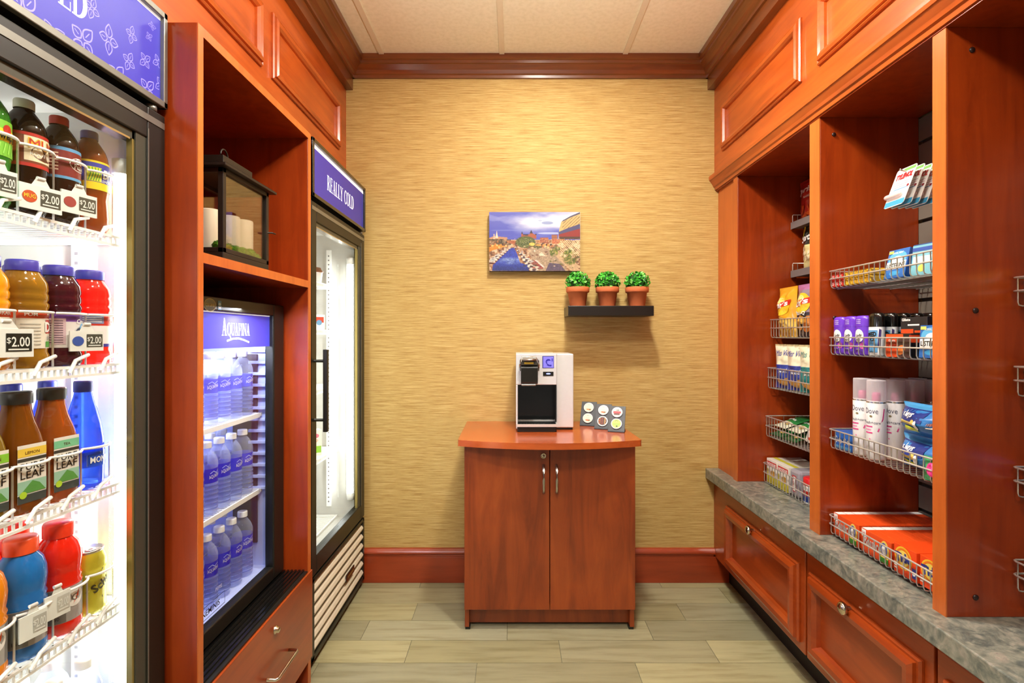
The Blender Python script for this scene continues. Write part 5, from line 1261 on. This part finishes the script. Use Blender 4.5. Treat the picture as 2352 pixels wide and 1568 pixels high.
def teal(p, f, tp, l, r):
    p.rect(f, -.03, .03, .0, .08, FM('#7ab8c8'), .0002); p.rect(f, -.026, .026, .03, .05, FM('#d8e8e8'), .0006); p.disc(f, 0, .018, .01, .01, FM('#c8d060'), .0006); p.rect(f, -.03, .03, .064, .074, FM('#3a58a8'), .0006)
for i, (y, l) in enumerate(((1.345, 'teal and blue carton beside the mint cartons in the top basket'), (1.30, 'teal and blue carton second from the mint cartons'), (1.268, 'teal and blue carton by the divider edge of the top basket'))):
    carton('tissue_carton', l, .06, .022, .083, FM('#274a88') if i != 1 else FM('#1f7a6a'), teal, (1.075+.012*i, y, 1.3695), tilt=(-.12, 0, FR+.15), grp=LB)
def tallb(p, f, tp, l, r):
    p.rect(f, -.035, .035, .10, .115, FM('#3aa86a')); p.text(f, 'Q', -.012, .07, .022, FM('#5a3a9c'), .001, .02); p.rect(f, -.03, .03, .03, .05, FM('#2a9a5a')); p.text(l, 'Q', 0, .06, .022, FM('#5a3a9c'), .001, .02)
carton('tall_carton', 'tall white and green carton at the divider edge of the top basket', .085, .03, .12, FM('#f0ecd8'), tallb, (1.148, 1.285, 1.3675), FR)
# headache-remedy cards on their hook
hk = MB(); hk.tube([(XB-.001, 1.435, 1.672), (1.085, 1.435, 1.672), (1.078, 1.435, 1.678)], .0024, CHROME, 8); hk.box(XB-.005, XB-.0005, 1.42, 1.45, 1.655, 1.70, CHROME)
tag(hk.build('display_hook'), 'thin chrome display hook on the slatted back panel of the middle bay', 'hook')
def card():
    t = thing('blister_card', 'c', 'blister card', (0,0,0), 'hanging remedy cards'); w, h = .074, .118
    m = MB(); o = []; r = .008
    for cx, cy, a in ((w/2-r, .012-r, 0), (-w/2+r, .012-r, PI/2), (-w/2+r, .012-h+r, PI), (w/2-r, .012-h+r, 1.5*PI)):
        for i in range(5): o.append((cx+r*math.cos(a+i*PI/8), cy+r*math.sin(a+i*PI/8)))
    m.extrude([(x, y) for x, y in o], -.0006, .0006, 'Y', PWHITE); m.build('card', t)
    p = MB(); mp = pmap((0,-.0007,0), XP, ZP)
    p.rect(mp, -.036, .036, -.104, -.088, FM('#3a9ccc')); p.rect(mp, -.01, .034, .0, .009, FM('#7ab060')); p.text(mp, 'TYLENOL', .0, -.022, .015, plain('#c01f28', .4), .001, .05, .062, 0, .2)
    for i in range(4): p.rect(mp, -.034+.004*i, .03, -.034-i*.007, -.0315-i*.007, plain('#d8a8b4' if i < 3 else '#5a9ac8', .5))
    p.disc(mp, .029, -.05, .004, .004, plain('#8a1f28', .4), .0006); p.build('printing', t)
    b = MB(); P = [(.0,-.055),(.008,-.05),(.011,-.03),(.011,.02),(.009,.03),(0,.034)]
    b.lathe([(.0001,-.03),(.0055,-.028),(.0072,-.022),(.0072,.022),(.0055,.028),(.0001,.03)], clear('#f0d8d4', .6, .1, '#fff4f2'), (-.008,-.0065,-.075), 16, 'X'); b.build('blister_tube', t); return t
cd = card()
for i in range(5):
    place(cd, (1.097+.020*i, 1.435, 1.6715), label=('white remedy card with red lettering hanging frontmost on the hook', 'white remedy card hanging second on the hook', 'white remedy card hanging third on the hook', 'white remedy card hanging fourth on the hook', 'white remedy card hanging last on the hook')[i], tilt=(-.36, 0, FR+.02*i))
def ocard(p, f, tp, l, r): p.text(f, 'PLAN', 0, .05, .012, WT, .001, .03, None, PI/2)
m = carton('orange_carton', 'orange carton standing behind the tall white and green carton', .06, .02, .175, FM('#e0641c'), ocard, (1.185, 1.32, 1.3675), FR)
# deodorant sticks
def stick(name, label, body, top, marks, h=.118, hb=.086, grp=None, w=.0225, d=.0145):
    t = thing(name, label, 'deodorant', (0,0,0), grp)
    def ov(prof, mat, nm):
        m = MB(); m.lathe(prof, mat, (0,0,0), 24); m.v = [(x, y*d/w, z) for x, y, z in m.v]; return m
    b = ov([(0,0),(w*.95,0),(w,.004),(w,hb)], body, 'b'); mp0 = cmap(w, -PI/2); mp = lambda x, y, h=0: (lambda q: (q[0], q[1]*d/w-.0004, q[2]))(mp0(x, y, h)); marks(b, mp); b.build('body', t)
    c = ov([(w*1.03,hb),(w*1.03,h-.012),(w*.95,h-.004),(w*.7,h),(0,h+.001)], top, 'c'); 
    if top is PUR:
        for i in range(3): c.text(mp, 'invisible', 0, hb+.008+i*.0055, .0035, WT, .0016)
    c.build('cap', t); return t
def lss(m, mp):
    m.disc(mp, 0, .058, .0165, .02, WT, .0006, 20); m.text(mp, 'Lady', .0, .056, .008, BLACK, .0012, .02, None, .1, .2); m.disc(mp, .012, .028, .008, .01, plain('#d85ab0', .4), .0006); m.text(mp, 'SPEED', -.002, .044, .005, BLACK, .0012, .02); m.text(mp, 'Invisible', -.004, .016, .004, WT, .001)
ls = stick('deodorant_stick', 'p', PUR, PUR, lss, grp='purple deodorant sticks', w=.0255, d=.0155)
for x, y, l in ((1.05, 1.647, 'purple deodorant stick against the divider'), (1.05, 1.595, 'purple deodorant stick second from the divider, overlapping the first'), (1.05, 1.543, 'purple deodorant stick third from the divider'), (1.087, 1.647, 'purple deodorant stick behind the one at the divider'), (1.087, 1.595, 'purple deodorant stick behind the second one'), (1.087, 1.543, 'purple deodorant stick beside the black-capped deodorant, one row back')): place(ls, (x, y, 1.1535), FR+.12, l)
def sps(m, mp):
    m.rect(mp, -.021, .021, .01, .074, plain('#5a98c8', .4), .0003, 8); m.poly(mp, [(-.02,.05),(.02,.058),(.02,.03),(-.02,.02)], plain('#9cc8e0', .4), .0005); m.text(mp, 'SPEED', 0, .055, .0125, BLACK, .001, .05, .036, .15); m.text(mp, 'STICK', 0, .042, .01, BLACK, .001, .05, .03, .15)
    m.poly(mp, [(.021,.03),(.03,.02),(.034,.075),(.026,.078)], plain('#3a2a6a', .4), .0006)
sp = stick('deodorant_stick', 'p', plain('#e8ecf0', .35), BLACKG, sps, .124, .084, 'black-capped deodorant sticks', .026, .0155)
for i, (x, y) in enumerate(((1.052, 1.489), (1.092, 1.493), (1.132, 1.497), (1.172, 1.499), (1.212, 1.50), (1.252, 1.502))):
    place(sp, (x, y, 1.1535), FR, 'black-capped deodorant stick '+('with blue label at the front of its row', 'second in its row', 'third in its row', 'fourth in its row', 'fifth in its row', 'last in its row by the back panel')[i])
def razor(p, f, tp, l, r):
    p.rect(f, -.043, .02, .052, .062, FM('#e8501c')); p.rect(f, -.045, -.002, .0, .05, FM('#d8481c'), .0003); p.rect(f, -.002, .045, 0, .05, FM('#4a3030'), .0003); p.disc(f, .012, .02, .016, .012, FM('#e8803c'), .0007, 12, .6); p.text(f, 'SPEED', -.022, .03, .01, FM('#8a1f10'), .001, .05, .036); p.text(f, 'Gillette', -.02, .042, .006, WT, .001, .02); p.rect(r, -.02, .02, .04, .06, FM('#e8501c'))
RZ = 'black and orange razor boxes'
carton('razor_box', 'black and orange razor box at the front of the second basket', .092, .03, .064, plain('#1c1818', .35), razor, (1.05, 1.385, 1.1535), FR, grp=RZ)
def razor2(p, f, tp, l, r): p.text(f, 'Gillette', -.025, .098, .007, WT, .001, .03); p.rect(f, -.02, .02, .085, .089, WT); p.rect(f, -.044, .0, .064, .076, FM('#d8481c')); p.rect(f, .004, .04, .066, .072, FM('#d8481c'))
for i, (x, y) in enumerate(((1.085, 1.375), (1.125, 1.35), (1.165, 1.325))):
    carton('razor_box', ('tall black razor box standing behind the front razor box', 'tall black razor box second behind the front razor box', 'tall black razor box third behind the front razor box')[i], .092, .03, .108, plain('#242226', .35), razor2, (x, y, 1.1535), FR, grp=RZ)
carton('mint_carton', 'blue mint strip carton at the divider end of the second basket', .078, .018, .083, FM('#1f4f9c'), lister, (1.052, 1.285, 1.1545), tilt=(-.06, 0, FR), grp=LB)
# third level: blue packs, spray cans, soft packs
def qt(p, f, tp, l, r):
    p.text(f, 'Q-tip', 0, .022, .017, WT, .001, .02, .034, -.1); p.rect(f, -.02, .02, .003, .012, SKY)
    for i in range(5): p.rect(r, -.045+i*.019, -.030+i*.019, .004, .05, FM(('#2a88b0', '#1f5a98')[i % 2]))
for i, l in enumerate(('blue small pack against the divider in the third basket', 'blue small pack second from the divider in the third basket')):
    carton('gum_pack', l, .04, .10, .058, FM('#2464b8'), qt, (1.09, 1.645-i*.0415, .8505), FR, grp='blue small packs')
def spray():
    t = thing('spray_can', 's', 'spray can', (0,0,0), 'white spray cans'); r = .025; PK = plain('#d8488c', .35)
    m = MB(); m.lathe([(0,.002),(.022,0),(r,.004),(r,.165),(r*.9,.172)], plain('#f2eff0', .3, coat=.3), (0,0,0), 28); mp = cmap(r, -PI/2)
    m.lathe([(r+.0004,.166),(r+.0004,.169)], CHROME, n=28)
    m.text(mp, 'Dove', .0, .135, .016, plain('#5a5a70', .4), .0006, .0, .036); m.disc(mp, 0, .127, .004, .003, plain('#8a7a50', .4), .0006); m.text(mp, 'fresh+care', .002, .105, .008, plain('#6a6a78', .4), .0006, .01, .044)
    m.line(mp, [(.034,.15),(.03,.12),(.018,.085),(-.004,.06)], .0035, PK, .0006); m.rect(mp, -.018, .004, .095, .099, PK, .0006, 4); m.rect(mp, -.018, .0, .086, .09, plain('#e890b8', .4), .0006, 4); m.rect(mp, -.018, .004, .077, .081, PK, .0006, 4)
    m.build('can', t)
    m = MB(); m.lathe([(.011,.17),(.011,.19),(.009,.195),(0,.195)], PK, n=16); m.build('nozzle', t)
    m = MB(); m.lathe([(r*.98,.17),(r*.97,.228),(r*.93,.232),(0,.233)], clear('#f0eaee', .3, .15, '#fbf6f8'), n=28); m.build('cap', t); return t
sc = spray()
nm = ('front', 'second', 'third', 'fourth')
for row, (y, wh) in enumerate(((1.565, 'row nearer the blue small packs'), (1.505, 'row behind the soft packs'))):
    for k in range(4):
        place(sc, (1.062+.056*k, y, .8505), FR+.42, f'white spray can with clear cap, {nm[k]} of the {wh}'.replace('nearer', 'beside'))
def alw(p, mp):
    p.rect(mp, -.09, .03, .045, .078, FM('#20307c'), .0006, 8, 2); p.text(mp, 'always', -.03, .058, .014, WT, .0014, .02, None, 0, .2); p.line(mp, [(-.09,.034),(-.05,.044),(.0,.04)], .008, FM('#d8c060'), .001); p.poly(mp, [(-.04,.022),(.01,.02),(.012,.03),(-.036,.034)], FM('#c8d838'), .0014); p.disc(mp, .0, .044, .007, .008, FM('#e8b860'), .0014); p.disc(mp, .012, .038, .007, .012, WT, .0014)
    p.rect(mp, .04, .085, .035, .078, FM('#e0c8b0'), .0008, 3)
    for i in range(12): p.rect(mp, .043+i*.0033, .0445+i*.0033+.0006*(i % 3), .042, .075, FM('#8a4a3a'), .0012)
for i, l in enumerate(('blue soft pack lying at the bottom of the third basket', 'blue soft pack lying on top of another in the third basket')):
    bag(l, .215, .088, .12, lambda u, v: FM('#2e74b8') if v < .86 else FM('#4a9ad0'), alw, (1.10, 1.34, .852+.0885*i), FR, grp='blue soft packs', seed=31+i, name='soft_pack', crinkle=.22)
def pinkm(p, mp): p.disc(mp, 0, .03, .018, .018, FM('#e83a8c'), .001); p.disc(mp, .01, .04, .01, .01, FM('#f070b0'), .0016)
bag('green and pink small pouch at the divider end of the third basket', .07, .06, .016, lambda u, v: FM('#4ab070') if u < .5 else FM('#e0508c'), pinkm, (1.036, 1.262, .851), FR, seed=40, name='small_pouch')
# bottom level: orange laundry boxes
def bounce(p, f, tp, l, r):
    p.rect(tp, -.058, -.036, -.013, .013, WT); p.rect(f, -.058, -.04, .045, .066, WT); p.text(f, 'Bounce', -.012, .022, .03, WT, .001, .02, .07); p.disc(f, .036, .034, .018, .03, FM('#f0d060'), .0006, 18); p.disc(f, .034, .04, .013, .018, FM('#4a68b8'), .0009, 14); p.disc(f, .034, .038, .009, .012, WT, .0012, 12); p.rect(f, .02, .05, .002, .016, GRN, .0009); p.text(f, '14', -.049, .052, .009, RED_, .0014)
bo = carton('dryer_sheet_box', 'b', .122, .0265, .068, plain('#e8501a', .4), bounce, (0,0,0), grp='orange dryer sheet boxes'); _used.discard(bo.name); n10 = ('front', 'second', 'third', 'fourth', 'fifth', 'sixth', 'seventh', 'eighth', 'ninth', 'last')
for row, (y, w) in enumerate(((1.604, 'row against the divider'), (1.472, 'row beside the detergent boxes'))):
    for k in range(10): place(bo, (1.05+.0272*k, y, .5735), FR, f'orange dryer sheet box with white corner, {n10[k]} of the {w}')
def tide(p, f, tp, l, r):
    p.disc(f, -.005, .046, .03, .03, FM('#f0c030'), .0005, 24); p.ring(f, -.005, .046, .026, .021, FM('#e87a20'), .0008); p.disc(f, -.005, .046, .02, .02, FM('#f4d860'), .0009, 20); p.text(f, 'Tide', -.004, .037, .022, plain('#26358c', .4), .0014, .05, .055, .12); p.rect(f, .025, .038, .008, .034, FM('#2a3a98')); p.disc(f, .0315, .02, .005, .005, WT, .0008)
    for i in range(3): p.rect(f, -.038, -.027, .01+i*.007, .014+i*.007, FM('#f8e8d8'))
TD = 'orange detergent boxes'
for y, x, l in ((1.361, 1.085, 'orange detergent box with bullseye emblem beside the dryer sheet boxes'), (1.2805, 1.092, 'orange detergent box with bullseye emblem in the end of the lowest basket'), (1.361, 1.193, 'orange detergent box behind the one beside the dryer sheet boxes'), (1.2805, 1.193, 'orange detergent box behind the end one in the lowest basket')):
    carton('detergent_box', l, .078, .098, .078, plain('#ee4a14', .4), tide, (x, y, .5735), FR, grp=TD)
# ---- near bay: only basket ends reach into view
for i, (z1, z0) in enumerate(((1.344, 1.28), (1.14, 1.075), (.91, .845), (.696, .63))):
    basket(('topmost', 'second', 'third', 'lowest')[i]+' wire basket of the bay nearest the camera, only its end showing', 1.146, XB-.002, .57, 1.184, z0, z1)
bag('orange chip bag lying in the topmost basket of the near bay', .14, .085, .032, lambda u, v: FM('#e8a030') if (int(v*9) % 3) else FM('#f0d890'), None, (1.1685, 1.104, 1.283), FR, seed=50, grp=BG)
bag('dark gold-printed bag in the second basket of the near bay', .12, .075, .03, lambda u, v: FM('#2a2a18') if (int(u*9+v*7) % 3) else FM('#c8b040'), None, (1.172, 1.115, 1.077), FR, seed=51, grp=BG)
bag('shiny purple bag in the third basket of the near bay', .12, .07, .04, lambda u, v: FM('#3a2490') if (int(u*8) % 2) else FM('#5a40c0'), None, (1.175, 1.115, .847), FR, seed=52, grp=BG)
# ------------------------------------------------------------------ light
def area(name, loc, size, power, color=(1,.95,.86), rot=(0,0,0), shape='DISK', sy=None, spread=PI):
    L = bpy.data.lights.new(name, 'AREA'); L.shape = shape; L.size = size
    if sy: L.size_y = sy
    L.energy = power; L.color = color; L.spread = spread
    o = bpy.data.objects.new(name, L); o.location = loc; o.rotation_euler = rot; COL.objects.link(o); return o
area('downlight_or_fill', (.25, 1.45, CEIL-.012), .15, 35)
area('downlight_or_fill', (.12, 2.08, CEIL-.012), .14, 4)
area('downlight_or_fill', (.05, .45, CEIL-.012), .3, 24)  # added fill lamp, no known fixture; brightens cabinet fronts and wall
area('downlight_or_fill', (.05, -.7, CEIL-.012), .4, 22)  # unseen fill lamp added behind the camera for frontal light
area('added_uplight', (.08, 1.0, 1.99), .5, 27, rot=(PI, 0, 0))  # made-up uplight without a fixture, brightens ceiling and upper panels
# cooler lamps: slim strips by the door posts, shining inward
for X, a, b, p in ((X1, .385, 1.150, 7.0), (X2, 1.845, 2.50, 3.0)):
    area('cooler_lamp', (X-.09, b-.075, 1.0), .02, p, (.97,1,.98), (PI/2, 0, PI-.9), 'RECTANGLE', 1.1)
    area('cooler_lamp', (X-.09, a+.075, 1.0), .02, p, (.97,1,.98), (PI/2, 0, .9), 'RECTANGLE', 1.1)
area('fridge_lamp', (-.85, 1.476, 1.268), .42, 11, (.84,.88,1), (0, .5, PI/2*0), 'RECTANGLE', .03).rotation_euler = (0, -.35, 0)
w = bpy.data.worlds.new('World'); SC.world = w; w.use_nodes = True
bg = w.node_tree.nodes['Background']; bg.inputs['Color'].default_value = (1, .95, .87, 1); bg.inputs['Strength'].default_value = .26
# ------------------------------------------------------------------ camera
cam = bpy.data.cameras.new('camera'); co = bpy.data.objects.new('camera', cam); COL.objects.link(co)
co.location = (0, 0, H); co.rotation_euler = (PI/2, 0, 0)
cam.sensor_width = 36; cam.lens = F*36/2352; cam.shift_x = -(CX-1176)/2352; cam.shift_y = (CY-784)/2352; cam.clip_start = .02
SC.camera = co
SC.view_settings.view_transform = 'Standard'; SC.view_settings.look = 'None'; SC.view_settings.exposure = 0; SC.view_settings.gamma = 1
SC.cycles.max_bounces = 7; SC.cycles.diffuse_bounces = 4; SC.cycles.glossy_bounces = 3; SC.cycles.transparent_max_bounces = 24; SC.cycles.transmission_bounces = 6
SC.cycles.sample_clamp_indirect = 6; SC.cycles.use_denoising = True; SC.cycles.use_adaptive_sampling = True; SC.cycles.adaptive_threshold = .08; SC.cycles.adaptive_min_samples = 16; SC.cycles.caustics_reflective = False; SC.cycles.caustics_refractive = False
